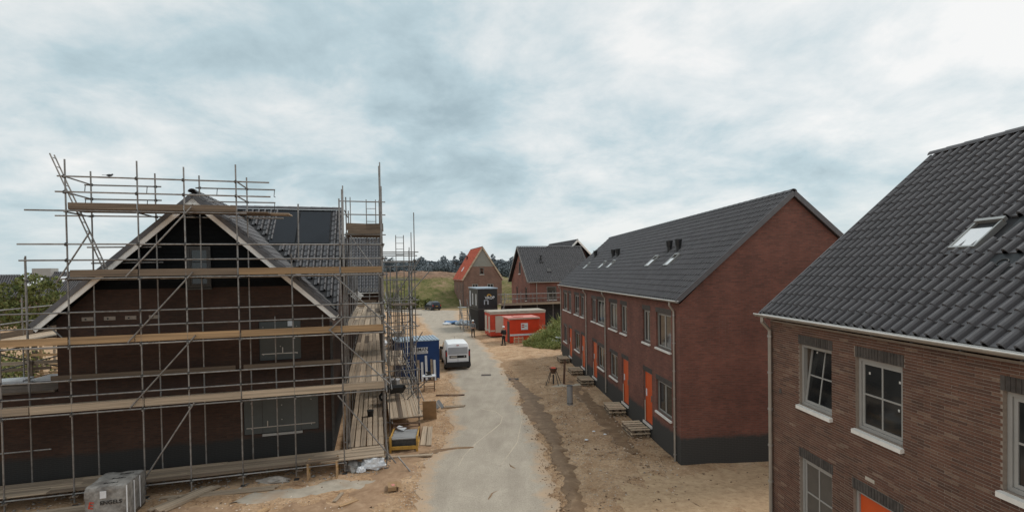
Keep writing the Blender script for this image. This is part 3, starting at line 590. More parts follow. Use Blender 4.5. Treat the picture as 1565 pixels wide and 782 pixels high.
# ------------------------------------------------------------------ brown brick house, right
def house_right():
    h = thing('brick_house', 'brown brick house at the right edge with dark tiled roof and one skylight', 'house', RO, -YR)
    pt = lambda a, z, d: (d, a, z)
    ops = [(-2.02, -1.05, 3.96, 5.22), (-3.62, -2.63, 3.96, 5.22), (-6.15, -5.12, 3.96, 5.22), (-8.4, -7.4, 3.96, 5.22), (-2.02, -1.05, 1.45, 2.87), (-3.6, -2.56, .45, 2.86), (-6.9, -5.9, .45, 2.86), (-8.4, -7.4, 1.45, 2.87)]
    Y1 = -9.6
    w_ = wall('wall', pt, Y1, 0, -.3, 5.62, ops, 'mortar', h)
    b = MB(); X = 8.14; xr = 4.07; zr = 9.35
    b.add([(0.0, -.001, -.3), (X, -.001, -.3), (X, -.001, 5.6), (xr, -.001, zr), (0, -.001, 5.6)], [(0, 1, 2, 3, 4)]); b.add([(.01, Y1, -.3), (X, Y1, -.3), (X, Y1, 5.6), (xr, Y1, zr), (.01, Y1, 5.6)], [(0, 1, 2, 3, 4)])
    b.add([(X, 0, -.3), (X, Y1, -.3), (X, Y1, 5.6), (X, 0, 5.6)], [(0, 1, 2, 3)]); b.obj('side_wall', 'brick_row', h, fix=False)
    # facade bricks, stretcher bond, laid proud of the mortar; dark soldier bricks over openings
    lint = [(o[0]-.03, o[1]+.03, o[3], o[3]+.2) for o in ops]
    def blocked(a, c, z0, z1):
        """parts of [a, c] left free of openings and lintels"""
        segs = [(a, c)]
        for o in ops+lint:
            if z1 > o[2]+.012 and z0 < o[3]-.012:
                ns = []
                for (p, q) in segs:
                    if q <= o[0] or p >= o[1]: ns.append((p, q)); continue
                    if p < o[0]: ns.append((p, o[0]-.004))
                    if q > o[1]: ns.append((o[1]+.004, q))
                segs = ns
        return [s for s in segs if s[1]-s[0] > .02]
    bricks = []; rr = random.Random(5)
    k = 0; z = -.02
    while z < 5.57:
        a = Y1+(.11 if k % 2 else 0)
        while a < -.005:
            for (p, q) in blocked(max(a, Y1), min(a+.211, -.001), z, z+.0365): bricks.append((p, q, z, z+.0365))
            a += .22
        z += .046; k += 1
    cl = FR.inverted() @ CAMW
    bricks.sort(key=lambda t: (Vector((0, (t[0]+t[1])/2, (t[2]+t[3])/2))-cl).length if t[2] > 2.2 and -6.2 < t[0] else 99)
    um = MB().add([(0, 0, 0), (0, 1, 0), (0, 1, 1), (0, 0, 1), (1, 0, 0), (1, 1, 0), (1, 1, 1), (1, 0, 1)], [(0, 3, 2, 1), (0, 1, 5, 4), (3, 7, 6, 2), (1, 2, 6, 5), (0, 4, 7, 3)]).mesh('brick', fix=False)
    um.materials.append(MATS['brick_piece'])
    for (p, q, z0, z1) in bricks[:300]:
        o = bpy.data.objects.new('brick', um); COL.objects.link(o); o.parent = w_; dd = .0045+rr.uniform(-.002, .0025)
        o.location = (-dd, p, z0); o.scale = (dd+.002, q-p, z1-z0)
    b = MB()
    for (p, q, z0, z1) in bricks[300:]:
        dd = .0045+rr.uniform(-.002, .0025)
        b.add([(-dd, p, z0), (-dd, q, z0), (-dd, q, z1), (-dd, p, z1), (.002, p, z0), (.002, q, z0), (.002, q, z1), (.002, p, z1)], [(0, 3, 2, 1), (0, 1, 5, 4), (3, 7, 6, 2), (1, 2, 6, 5), (0, 4, 7, 3)])
    o = b.obj('brickwork', 'brick_piece', w_, fix=False); o['kind'] = 'stuff'
    for (a0, a1, z0, z1) in lint:
        b = MB(); a = a0
        while a < a1-.03:
            dd = .010+rr.uniform(-.002, .003); mbox(b, pt, a+.004, a+.058, z0+.004, z1-.006, -dd, .002); a += .064
        o = b.obj('lintel', 'lintel_brick', w_); o['kind'] = 'stuff'
    for i, (a0, a1, z0, z1) in enumerate(ops):
        if z0 < 1:
            g = MB(); fw = .06
            mbox(g, pt, a0+.004, a0+fw, z0, z1-.004, .06, .14); mbox(g, pt, a1-fw, a1-.004, z0, z1-.004, .06, .14); mbox(g, pt, a0+fw, a1-fw, z1-fw, z1-.004, .06, .14)
            f = g.obj('door_frame', 'frame_grey', h); g = MB(); mbox(g, pt, a0+fw+.003, a1-fw-.003, z0, z1-fw-.003, .09, .13); d_ = g.obj('door', 'orange_door', f)
            g = MB(); mbox(g, pt, a0, a1, z0-.06, z0-.002, -.04, .14); g.obj('threshold', 'sill_stone', f)
        else:
            window(h, pt, a0, a1, z0, z1, cross=True, d=.075, fw=.06, sw=.05, tilt=(.13 if i == 0 else 0), pane_mat=('interior_board' if z0 < 3 else 'window_glass'), sill_h=.07, over=.07,
                   dots=[(.75, .88)] if i == 0 else ([(.78, .8), (.15, .78), (.17, .42)] if i == 1 else False))
    g = MB(); mbox(g, pt, -3.06, -2.86, 3.14, 3.20, -.018, .0); g.obj('nameplate', 'cream_panel', h)
    g = MB(); mbox(g, pt, -.42, -.34, 4.02, 4.12, -.012, .0); g.obj('wall_vent', 'lintel_brick', h)
    # roof
    s = .87; ze = 5.80-.06
    P = lambda x, y: (x, y, ze+s*(x+.17))
    xr2 = 3.98; zr2 = ze+s*(xr2+.17)
    rf = roof_slab(h, [[P(-.12, .1), (xr2, .1, zr2), (xr2, Y1-.1, zr2), P(-.12, Y1-.1)], [(xr2, .1, zr2), (8.25, .1, ze), (8.25, Y1-.1, ze), (xr2, Y1-.1, zr2)]])
    L = math.hypot(xr2+.17, s*(xr2+.17)); ns = 18; ex = (L-.06)/ns
    c, si = 1/math.hypot(1, s), s/math.hypot(1, s)
    def skip(u, v):
        y = .08-u; 
        if -3.66 < y < -3.02 and 2.02 < v < 2.82: return True        # skylight
        if -4.42 < y < -3.94 and 1.40 < v < 1.72: return True        # open flashing below it
        if y < -3.7 and y > -4.4 and 2.40 < v < 3.0: return True      # open patch at the right
        return False
    lay_tiles(rf, (-.17, .08, ze+.02), (0, -1, 0), (c, 0, si), 48, ns, wd=.20, exp=ex, skip=skip, world=FR)
    ridge(rf, (xr2, .1, zr2+.03), (xr2, Y1, zr2+.03), r=.13)
    b = MB(); b.beam((-.17, .09, ze-.02), (xr2, .09, zr2-.02), .04, .16); b.beam((xr2, .09, zr2-.02), (8.25, .09, ze-.02), .04, .16); b.obj('verge', 'roof_tile', rf)
    gutter(h, ((-.235, .18, 5.75), (-.235, Y1, 5.75)))
    downpipe(h, -.062, -.07, 5.45, .0, -.235, 5.70, clamps=7)
    # skylight: frame, pane and hood, flashing apron
    def Q(v, y, n): return (-.17+c*v-si*n, y, ze+.02+si*v+c*n)
    def rb(b, v0, v1, y0, y1, n0, n1): 
        b.add([Q(v0, y0, n0), Q(v1, y0, n0), Q(v1, y1, n0), Q(v0, y1, n0), Q(v0, y0, n1), Q(v1, y0, n1), Q(v1, y1, n1), Q(v0, y1, n1)], [(0, 3, 2, 1), (4, 5, 6, 7), (0, 1, 5, 4), (1, 2, 6, 5), (2, 3, 7, 6), (3, 0, 4, 7)])
    g = MB(); y0, y1, v0, v1 = -3.56, -3.11, 1.93, 2.58; rb(g, v0, v1, y0, y0+.03, .0, .095); rb(g, v0, v1, y1-.03, y1, .0, .095); rb(g, v0, v0+.035, y0+.03, y1-.03, 0, .095)
    sk = g.obj('skylight', 'zinc', rf)
    g = MB(); rb(g, v1-.01, v1+.05, y0-.015, y1+.015, .05, .115); g.obj('hood', 'zinc', sk)
    g = MB(); rb(g, v0+.04, v1-.17, y0+.035, y1-.035, .05, .08); g.obj('pane', 'skylight_glass', sk); g = MB(); rb(g, v1-.17, v1, y0+.03, y1-.03, .03, .05); g.obj('recess', 'black_plastic', sk)
    g = MB(); rb(g, v0-.13, v0, y0-.06, y1+.06, .045, .058); g.obj('apron', 'roof_tile', sk)
    # two black flashing patches with missing tiles and a pipe ring
    g = MB(); rb(g, 1.36, 1.80, -4.42, -3.95, .0, .022); f = g.obj('flashing', 'black_plastic', rf); cx, cv = -4.18, 1.60; g = MB()
    for i in range(16):
        a0, a1 = 2*math.pi*i/16, 2*math.pi*(i+1)/16; g.tube(Q(cv+.075*math.sin(a0), cx+.075*math.cos(a0), .03), Q(cv+.075*math.sin(a1), cx+.075*math.cos(a1), .03), .008, 5)
    g.obj('pipe_ring', 'steel_dark', f)
    g = MB(); rb(g, 2.3, 3.0, -4.5, -3.72, .0, .022); g.obj('flashing', 'black_plastic', rf)
house_right()

# ------------------------------------------------------------------ terraced row in the middle
def house_row():
    h = thing('terraced_houses', 'long red brick row with dark tiled roof and five orange doors', 'house row', MO, -YM)
    pt = lambda a, z, d: (d, a, z); Lr = 23.05; X = 8.24; xr = 4.12
    up = [(.74, 2.2), (2.85, 3.72), (5.88, 6.85), (7.42, 8.88), (9.86, 11.5), (11.72, 12.75), (14.75, 15.85), (16.3, 17.85), (18.95, 20.1), (20.5, 22.1)]
    lo = [(.74, 2.24), (7.45, 8.85), (9.97, 11.35), (16.25, 17.85), (20.7, 22.1)]
    dr = [(2.72, 3.72), (5.75, 6.75), (11.6, 12.65), (14.7, 15.75), (18.9, 20.0)]
    ops = [(a, b, 3.82, 5.17) for a, b in up]+[(a, b, 1.32, 2.55) for a, b in lo]+[(a, b, .5, 2.62) for a, b in dr]
    wall('wall', pt, 0, Lr, -.3, 5.62, ops, 'brick_row', h)
    zr = 9.42; b = MB()
    for y in (.0, Lr): b.add([(.0, y, -.3), (X, y, -.3), (X, y, 5.6), (xr, y, zr), (0, y, 5.6)], [(0, 1, 2, 3, 4)])
    b.add([(X, 0, -.3), (X, Lr, -.3), (X, Lr, 5.6), (X, 0, 5.6)], [(0, 1, 2, 3)]); b.obj('gable_wall', 'brick_row', h, fix=False)
    for (a, b_, z0, z1) in ops:
        g = MB(); mbox(g, pt, a-.04, b_+.04, z1+.002, z1+.19, -.006, .01); g.obj('lintel', 'lintel_brick', h)
        if z0 < 1:
            g = MB(); fw = .055; mbox(g, pt, a+.003, a+fw, z0, z1-.003, .05, .13); mbox(g, pt, b_-fw, b_-.003, z0, z1-.003, .05, .13); mbox(g, pt, a+fw, b_-fw, z1-fw, z1-.003, .05, .13)
            f = g.obj('door_frame', 'frame_brown', h); g = MB(); mbox(g, pt, a+fw+.002, b_-fw-.002, z0, z1-fw-.002, .07, .11); d_ = g.obj('door', 'orange_door', f)
            g = MB(); mbox(g, pt, a+fw+.1, a+fw+.13, z0+.95, z0+1.2, .02, .068); g.obj('handle', 'zinc', d_)
            g = MB(); mbox(g, pt, b_-fw-.2, b_-fw-.08, z0+1.05, z0+1.35, .055, .068); g.obj('notice', 'plastic_white', d_)
            g = MB(); mbox(g, pt, a-.0, b_+.0, z0-.1, z0-.002, -.05, .12); g.obj('threshold', 'white_paint', f)
            g = MB(); mbox(g, pt, b_-.12, b_-.06, z0, z0+.85, .02, .049); g.obj('guard_board', 'cream_panel', f)
        else: window(h, pt, a, b_, z0, z1, d=.08, mull=1 if b_-a > 1.2 else 1, fw=.05, sw=.04, frame_mat='frame_brown', sash_mat='frame_grey', over=.07, sill_h=.06)
    # thin light sash edges of the near wide windows
    s = .87; ze = 5.78-.06; P = lambda x, y: (x, y, ze+s*(x+.15)); xr2 = 4.12; zr2 = ze+s*(xr2+.15)
    rf = roof_slab(h, [[P(-.1, -.1), (xr2, -.1, zr2), (xr2, Lr+.1, zr2), P(-.1, Lr+.1)], [(xr2, -.1, zr2), (8.34, -.1, ze), (8.34, Lr+.1, ze), (xr2, Lr+.1, zr2)]])
    L = math.hypot(xr2+.15, s*(xr2+.15)); ns = 18; ex = (L-.05)/ns; c, si = 1/math.hypot(1, s), s/math.hypot(1, s)
    SK = [(6.42, 1.80, 2.55), (4.10, 1.80, 2.55), (15.42, 1.80, 2.5), (13.38, 1.80, 2.5), (19.92, 1.80, 2.5)]
    def skip(u, v):
        y = Lr+.08-u
        return any(abs(y-k[0]) < .28 and k[1]-.05 < v < k[2] for k in SK)
    lay_tiles(rf, (-.15, Lr+.08, ze+.02), (0, -1, 0), (c, 0, si), 110, ns, wd=.211, exp=ex, skip=skip, world=FM, nobj=300)
    lay_tiles(rf, (8.39, -.08, ze+.02), (0, 1, 0), (-c, 0, si), 110, ns, wd=.211, exp=ex, world=FM, nobj=0)
    ridge(rf, (xr2, -.1, zr2+.03), (xr2, Lr+.1, zr2+.03), r=.13)
    b = MB()
    b.beam((-.15, -.12, ze-.01), (xr2, -.12, zr2-.01), .05, .17); b.beam((xr2, -.12, zr2-.01), (8.39, -.12, ze-.01), .05, .17); b.obj('verge', 'roof_tile', rf)
    gutter(h, ((-.215, -.28, 5.73), (-.215, Lr+.2, 5.73)))
    for (y, zt, zb) in ((.36, 5.4, .0), (9.48, 5.4, .25), (14.0, 5.4, .3), (22.95, 5.4, .3)): downpipe(h, -.062, y, zt, zb, -.215, 5.68, clamps=6)
    def Q(v, y, n): return (-.15+c*v-si*n, y, ze+.02+si*v+c*n)
    def rb(b, v0, v1, y0, y1, n0, n1): 
        b.add([Q(v0, y0, n0), Q(v1, y0, n0), Q(v1, y1, n0), Q(v0, y1, n0), Q(v0, y0, n1), Q(v1, y0, n1), Q(v1, y1, n1), Q(v0, y1, n1)], [(0, 3, 2, 1), (4, 5, 6, 7), (0, 1, 5, 4), (1, 2, 6, 5), (2, 3, 7, 6), (3, 0, 4, 7)])
    for (y, v0, v1) in SK:
        g = MB(); rb(g, v0, v1, y-.26, y-.2, .0, .12); rb(g, v0, v1, y+.2, y+.26, .0, .12); rb(g, v0, v0+.06, y-.2, y+.2, 0, .12); rb(g, v1-.07, v1, y-.2, y+.2, 0, .14)
        sk = g.obj('skylight', 'zinc', rf); g = MB(); rb(g, v0+.06, v1-.28, y-.2, y+.2, .05, .1); g.obj('pane', 'skylight_glass', sk); g = MB(); rb(g, v1-.28, v1-.07, y-.2, y+.2, .02, .05); g.obj('recess', 'black_plastic', sk)
    for (y, x) in ((5.62, 1.97), (4.62, 1.97), (14.95, 2.02), (13.95, 2.02), (20.35, 2.2)):
        z = ze+s*(x+.15); g = MB(); g.tube((x, y, z-.05), (x, y, z+.30), .10, 12); g.tube((x, y, z+.30), (x, y, z+.52), .13, 12, .15); g.tube((x, y, z+.52), (x, y, z+.58), .165, 12)
        v = g.obj('vent_pipe', 'black_plastic', rf, smooth=False); g = MB(); g.beam(Q((x+.15)/c-.3, y, .04), Q((x+.15)/c+.22, y, .04), .38, .03, (-si, 0, c)); g.obj('vent_flashing', 'black_plastic', v)
    g = MB()
    for a in (3.3, 7.0): g.add([(-.012, a, 3.05), (-.012, a+.06, 3.05), (-.012, a+.06, 3.12), (-.012, a, 3.12)], [(0, 1, 2, 3)])
    g.obj('wall_socket', 'plank_new', h)
house_row()

# ------------------------------------------------------------------ scaffolded house, left
def house_left():
    h = thing('brick_house', 'unfinished shade-darkened brick gable house behind scaffolding with white bargeboards', 'house', LO, -YL)
    pt = lambda a, z, d: (a, 1.5+d, z)
    cx = -1.56; s = .93; xl, xr = -5.65, 2.62
    zt = lambda x: 9.35-s*abs(x-cx)
    w_ = wall('wall', pt, xl, xr, -.3, 5.35, [(-.3, 2.17, 1.2, 2.5), (.25, 1.63, 3.8, 5.2)], 'brick_shaded', h,
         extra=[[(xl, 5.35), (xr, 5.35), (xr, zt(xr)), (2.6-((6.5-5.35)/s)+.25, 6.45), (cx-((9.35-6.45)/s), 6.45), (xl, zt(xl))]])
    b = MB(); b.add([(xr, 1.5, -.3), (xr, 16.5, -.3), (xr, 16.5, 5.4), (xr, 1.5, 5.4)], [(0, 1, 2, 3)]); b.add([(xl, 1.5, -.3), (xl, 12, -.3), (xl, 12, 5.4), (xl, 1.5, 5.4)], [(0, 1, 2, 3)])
    b.add([(xr, 1.1, 5.4), (xr, 10.0, 5.4), (xr, 5.6, 9.5)], [(0, 1, 2)]); b.add([(xl, 12, -.3), (xr, 12, -.3), (xr, 12, 5.4), (xl, 12, 5.4)], [(0, 1, 2, 3)]); b.obj('side_wall', 'brick_shaded', h, fix=False)
    # black boarding in the gable top, laid board by board
    zb = 6.45; z = zb; 
    cl = MB(); cl.prism([(cx-(9.3-zb)/s, 1.485, zb), (cx+(9.3-zb)/s, 1.485, zb), (cx, 1.485, 9.3)], (0, .03, 0)); c_ = cl.obj('gable_boarding', 'black_cladding', h)
    while z < 9.2:
        hw = (9.3-z-.16)/s
        if hw > .05: board('board', c_, (cx, 1.468, z+.08), (2*hw, .02, .15), 'black_cladding')
        z += .165
    # bargeboards, soffits, dark verge
    for sg in (-1, 1):
        e = cx+sg*4.46; b = MB(); dz = .0
        b.beam((cx+sg*.0, 1.03, 9.42), (e, 1.03, 9.42-s*4.46), .03, .25, (0, 0, 1)); b.obj('bargeboard', 'barge_white', h)
        b = MB(); b.beam((cx, 1.27, 9.33), (e, 1.27, 9.33-s*4.46), .44, .03, (sg*s, 0, 1)); b.obj('soffit', 'black_cladding', h)
    # roof planes
    zW = lambda x: 9.62-s*abs(x-cx); zr = 9.70; yr = 5.6
    vx = lambda y: cx+(yr-y)-(.08/s)   # valley
    pl = [[(cx, 1.0, 9.62), (-6.1, 1.0, zW(-6.1)), (-6.1, 12, zW(-6.1)), (cx, 12, 9.62)],
          [(cx, 1.0, 9.62), (cx, yr+.08, 9.62), (2.86, 1.06, zW(2.86)), (2.86, 1.0, zW(2.86))],
          [(cx, yr, zr), (2.9, yr, zr), (2.9, 1.12, zr-s*(yr-1.12)), (2.8, 1.12, zr-s*(yr-1.12))],
          [(cx, yr, zr), (2.9, yr, zr), (2.9, 10.1, zr-s*(10.1-yr)), (cx, 10.1, zr-s*(10.1-yr))]]
    rf = roof_slab(h, pl)
    k = math.hypot(1, s); c, si = 1/k, s/k; ex = .33; wd = .24
    y0 = 1.12; z0 = zr-s*(yr-y0)
    PX = [(.2, 1.17), (1.22, 2.46)]
    def skipc(u, v):
        x = -1.5+u; y = y0+v*c
        if x < vx(y)+.16 or y > yr-.05: return True
        return any(a-.0 < x < b_+.0 for a, b_ in PX) and 3.85 < y < 5.45 or (1.17 <= x <= 1.22 and 3.85 < y < 5.45)
    ncol = int((2.88+1.5)/wd)
    lay_tiles(rf, (-1.5+.18, y0, z0+.02), (1, 0, 0), (0, c, si), ncol, 18, wd=wd, exp=ex, skip=skipc, world=FL, nobj=300)
    # right slope of the front wing (strip between verge and valley) and left slope
    def skipw(u, v):
        y = 1.0+u; x = 2.86-v*c
        return y > 5.6-(x-cx)-.2 or x < cx
    lay_tiles(rf, (2.88, 1.0, zW(2.86)+.02), (0, 1, 0), (-c, 0, si), 20, 18, wd=wd, exp=ex, skip=skipw, world=FL, nobj=0)
    lay_tiles(rf, (-6.12, 12, zW(-6.1)+.02), (0, -1, 0), (c, 0, si), 36, 17, world=FL, nobj=0)
    lay_tiles(rf, (2.9, 10.1, z0+.02), (-1, 0, 0), (0, -c, si), 14, 17, world=FL, nobj=0)
    ridge(rf, (cx, 1.0, 9.66), (cx, 5.5, 9.66), r=.13); ridge(rf, (cx, yr, zr+.03), (2.95, yr, zr+.03), r=.13)
    b = MB(); b.beam((cx+.05, 5.5, 9.68), (2.86, 1.12, zr-s*(yr-1.12)+.06), .12, .02, (s, -s, 1)); b.obj('valley_flashing', 'steel_dark', rf)
    b = MB()
    for sg in (-1, 1): b.beam((cx, 1.0, 9.55), (cx+sg*4.5, 1.0, 9.55-s*4.5), .05, .14)
    b.beam((2.93, yr, zr-.02), (2.93, 1.1, zr-s*4.5-.02), .05, .18); b.obj('verge', 'roof_tile', rf)
    for a, b_ in PX:
        g = MB(); n0 = .01
        def Q(x, y, n): return (x, y-si*n, zr-s*(yr-y)+c*n)
        g.add([Q(a+.01, 3.86, .0), Q(b_-.01, 3.86, .0), Q(b_-.01, 5.42, .0), Q(a+.01, 5.42, .0), Q(a+.01, 3.86, .07), Q(b_-.01, 3.86, .07), Q(b_-.01, 5.42, .07), Q(a+.01, 5.42, .07)], [(0, 3, 2, 1), (4, 5, 6, 7), (0, 1, 5, 4), (1, 2, 6, 5), (2, 3, 7, 6), (3, 0, 4, 7)])
        g.obj('roof_panel', 'solar', rf)
    # boarded window openings
    def shut(a0, a1, z0, z1, seams, bar):
        g = MB(); mbox(g, pt, a0+.01, a1-.01, z0+.01, z1-.01, .03, .06); o = g.obj('window_panel', 'board_grey', h)
        g = MB()
        for q in seams: mbox(g, pt, q-.008, q+.008, z0+.02, z1-.02, .022, .029)
        g.obj('seam', 'steel_dark', o)
        if bar: g = MB(); mbox(g, pt, a0+.08, a1-.12, z0+.22, z0+.25, -.0, .028); mbox(g, pt, a0+.75, a0+.78, z0+.22, z0+.45, -.0, .027); g.obj('handle', 'zinc', o)
        g = MB()
        for p in ((.1, .15), (.1, .85), (.5, .35), (.5, .75), (.9, .15), (.9, .85)): mbox(g, pt, a0+(a1-a0)*p[0]-.015, a0+(a1-a0)*p[0]+.015, z0+(z1-z0)*p[1]-.015, z0+(z1-z0)*p[1]+.015, .012, .028)
        g.obj('fixing', 'zinc', o)
        return o
    a = shut(-.3, 2.17, 1.2, 2.5, (.3, 1.58), True); g = MB(); mbox(g, pt, .3, 1.62, 1.12, 1.2, -.05, .03); g.obj('sill', 'frame_grey', a)
    a = shut(.25, 1.63, 3.8, 5.2, (), True); g = MB(); mbox(g, pt, 1.2, 1.36, 5.0, 5.18, .0, .021); g.obj('notice', 'plastic_white', a)
    window(h, lambda a, z, d: (a, 1.40+d, z), -1.88, -1.17, 6.46, 7.86, d=.0, fw=.08, mull=0, frame_mat='steel_dark', sill=True, sill_mat='steel_dark')
    for x in (-4.80, -4.19, -3.60, -2.92):
        g = MB(); mbox(g, pt, x-.16, x+.16, 5.44, 5.56, -.012, .0); v = g.obj('wall_vent', 'mortar', h); g = MB(); mbox(g, pt, x-.08, x-.03, 5.47, 5.52, -.017, -.0125); g.obj('hole', 'black_plastic', v)
    # single storey annexe to the left
    b = MB(); b.box(-13, -5.66, 1.52, 3.9, -.3, 3.2); an = b.obj('annexe_wall', 'brick_shaded', h)
    b = MB(); b.box(-13.1, -5.7, 1.4, 4.0, 3.21, 3.27); b.obj('annexe_roof', 'plank_brown', an)
    g = MB(); g.tube((2.68, 1.42, .5), (2.68, 1.42, 5.1), .05); g.obj('downpipe', 'steel_dark', h)
house_left()
def house_behind():
    h = thing('brick_house', 'dark tiled house standing directly behind the scaffolded gable house', 'house', FL @ Vector((0, 18.2, 0)), -YL)
    s = .93; b = MB(); b.box(-6, 4.6, .4, 8.6, -.3, 5.45); b.prism([(-6, .4, 5.46), (-6, 8.6, 5.46), (-6, 4.5, 9.2)], (10.6, 0, 0)); b.obj('wall', 'brick_shaded', h)
    rf = roof_slab(h, [[(-6.1, 0, 5.55), (4.85, 0, 5.55), (4.85, 4.45, 9.69), (-6.1, 4.45, 9.69)], [(-6.1, 8.9, 5.55), (4.85, 8.9, 5.55), (4.85, 4.45, 9.69), (-6.1, 4.45, 9.69)]])
    k = math.hypot(1, s); c, si = 1/k, s/k; W2 = frame(FL @ Vector((0, 18.2, 0)), YL)
    lay_tiles(rf, (-.3, 0, 5.57), (1, 0, 0), (0, c, si), 21, 18, wd=.245, exp=.335, world=W2, nobj=0); ridge(rf, (-6.1, 4.45, 9.72), (4.85, 4.45, 9.72))
    gutter(h, ((4.9, -.07, 5.53), (-1, -.07, 5.53)))
    g = MB(); g.prism([(2.6, -.3, 5.35), (3.0, -.3, 5.75), (3.5, -.3, 5.35), (3.1, -.3, 4.95)], (0, .2, 0)); g.obj('bargeboard', 'barge_white', h)
house_behind()

# ------------------------------------------------------------------ scaffolding
def couplers(parent, pts, sz=.045):
    b = MB(); rr = random.Random(2)
    for p in pts:
        x, y, z = p; b.beam((x-sz*.8, y, z-sz*.6), (x+sz*.8, y-.01, z+sz*.5), sz*1.5, sz*1.6)
        b.tube((x, y-.05, z), (x+.01, y-.10, z+.01), .012, 6)
    o = b.obj('coupler', 'steel_dark', parent); o['kind'] = 'stuff'
def deck(parent, x0, x1, y0, y1, z, along='x', n=5, ln=3.9, mat='plank_grey', name='plank', seed=1, gap=.02, sag=.012):
    """loose planks side by side, end to end"""
    rr = random.Random(seed); W = (y1-y0) if along == 'x' else (x1-x0); wv = W/n
    for i in range(n):
        c = (y0 if along == 'x' else x0)+wv*(i+.5); a0, a1 = (x0, x1) if along == 'x' else (y0, y1)
        p = a0
        while p < a1-.05:
            q = min(a1, p+ln*rr.uniform(.85, 1.05)); 
            if a1-q < .6: q = a1
            dz = rr.uniform(0, sag*2); L = q-p-.015; m = (p+q)/2; r = rr.uniform(-.006, .006)
            mm = mat if rr.random() > .12 else ('plank_brown' if mat != 'plank_brown' else 'plank_grey')
            if along == 'x': board(name, parent, (m, c, z+.02+dz), (L+rr.uniform(0, .06), wv-gap, .036), mm, (0, 0, r))
            else: board(name, parent, (c, m, z+.02+dz), (L+rr.uniform(0, .06), wv-gap, .036), mm, (0, 0, math.pi/2+r))
            p = q
def scaffold_front():
    s = thing('scaffold', 'tall tube scaffold with plank lifts across the brick gable front', 'scaffold', LO, -YL)
    A = [(-8.4, 0, 5.95), (-6.25, -.05, 6.0), (-4.56, .1, 10.37), (-2.73, .1, 10.40), (-1.475, .05, 10.27), (0, .03, 10.41), (1.60, .1, 7.53), (3.13, .1, 9.4), (4.52, .1, 9.86)]
    for x, z0, z1 in A:
        pole('standard', s, (x, 0, z0), (x+(.01 if x < 0 else 0), 0, z1))
        m = MB(); m.box(x-.08, x+.08, -.08, .08, .0, .02); m.obj('base_plate', 'steel_dark', s)
    pole('standard', s, (1.83, -.05, 7.3), (1.85, -.05, 9.18)); pole('standard', s, (4.47, .06, 8.8), (4.46, .06, 10.57))
    inner = [(-8.4, 3.2), (-6.18, 7.55), (-4.42, 10.24), (-2.65, 10.24), (-1.37, 10.22), (.07, 10.21), (.86, 5.4), (2.42, 5.4)]
    for x, z1 in inner: pole('standard', s, (x, 1.1, .1), (x, 1.1, z1))
    for x, z1 in ((3.16, 9.9), (3.26, 7.0)): pole('standard', s, (x, 1.1, .1), (x, 1.1, z1))
    led = [(9.86, -4.72, .99), (9.40, -4.78, 1.02), (8.845, -5.53, .3), (7.85, -5.73, 3.2), (7.85, 2.9, 4.6), (7.375, -5.70, -1.2), (7.375, -1.4, 4.6), (6.82, -4.7, 4.7), (5.815, -8.6, -.9), (5.815, -1.1, 4.62), (5.365, -8.6, -2.2), (5.365, -2.5, 4.6), (4.80, -8.6, -1.6), (4.80, -1.8, 4.62),
           (3.79, -8.6, -4.4), (3.79, -4.6, 1.4), (3.79, 1.2, 4.6), (3.32, -8.6, -2.6), (3.32, -2.8, 4.6), (2.79, -8.6, -1.3), (2.79, -1.5, 4.6), (.40, -8.6, -2.6), (.40, -2.8, 3.2)]
    for z, x0, x1 in led: pole('ledger', s, (x0, -.05, z), (x1, -.05, z-.005))
    for z, x0, x1 in [(9.81, -4.62, -2.5), (9.36, -4.62, -2.5), (9.81, -1.5, .95), (9.36, -1.5, .95), (8.82, -5.42, -2.35), (8.82, -2.5, 1.2), (7.82, -4.6, -2.54), (7.31, -4.5, -2.5), (6.78, -4.6, 3.3), (4.78, -8.6, 3.3), (2.77, -8.6, 3.3), (.40, -8.6, 3.3), (1.45, -8.6, -5.7)]:
        pole('ledger', s, (x0, 1.16, z), (x1, 1.16, z+.01))
    # hook ends of the loose rails
    b = MB()
    for x, z in ((-4.6, 9.8), (-2.9, 9.8), (-4.6, 9.35), (-2.9, 9.35), (-.85, 9.8), (.93, 9.8), (.93, 9.35)): b.tube((x, 1.16, z), (x-.02, 1.16, z-.22), .012, 5); b.tube((x-.02, 1.16, z-.22), (x+.03, 1.16, z-.24), .012, 5)
    o = b.obj('rail_hook', 'steel_dark', s); o['kind'] = 'stuff'
    tr = []
    for x, z0, z1 in A:
        for z in (.36, 2.75, 4.76, 6.78, 8.80):
            if z < z1-.2 and not (z == 8.80 and x > 1): tr.append((x+.05, z))
    for x, z in tr: pole('transom', s, (x, -.18, z), (x, 1.3, z+.005))
    for x in (-4.5, .06):
        for z in (9.84, 9.38): pole('transom', s, (x, -.15, z), (x, 1.25, z))
    couplers(s, [(x, -.03, z) for x, z0, z1 in A for z in (.40, 2.79, 3.32, 3.79, 4.80, 5.365, 5.815, 6.82, 7.375, 7.85, 9.40, 9.86) if z < z1-.05 and not (z > 8 and x > .5)])
    couplers(s, [(x, 1.13, z) for x, z1 in inner for z in (2.77, 4.78, 6.78, 8.82, 9.36, 9.81) if z < z1])
    # decks, lift by lift
    deck(s, -8.7, 4.45, .02, 1.1, .43, mat='plank_grey', seed=1); deck(s, -8.7, 3.05, .02, 1.1, 2.83, mat='plank_grey', seed=2, n=5); deck(s, -8.7, 3.0, .02, 1.1, 4.84, mat='plank_grey', seed=3)
    deck(s, -4.5, 3.05, .02, 1.1, 6.86, mat='plank_brown', seed=4); deck(s, -4.5, .9, .02, .9, 8.87, mat='plank_brown', seed=5, n=4); deck(s, .1, 1.5, .4, 1.1, 8.87, mat='plank_grey', seed=6, n=3)
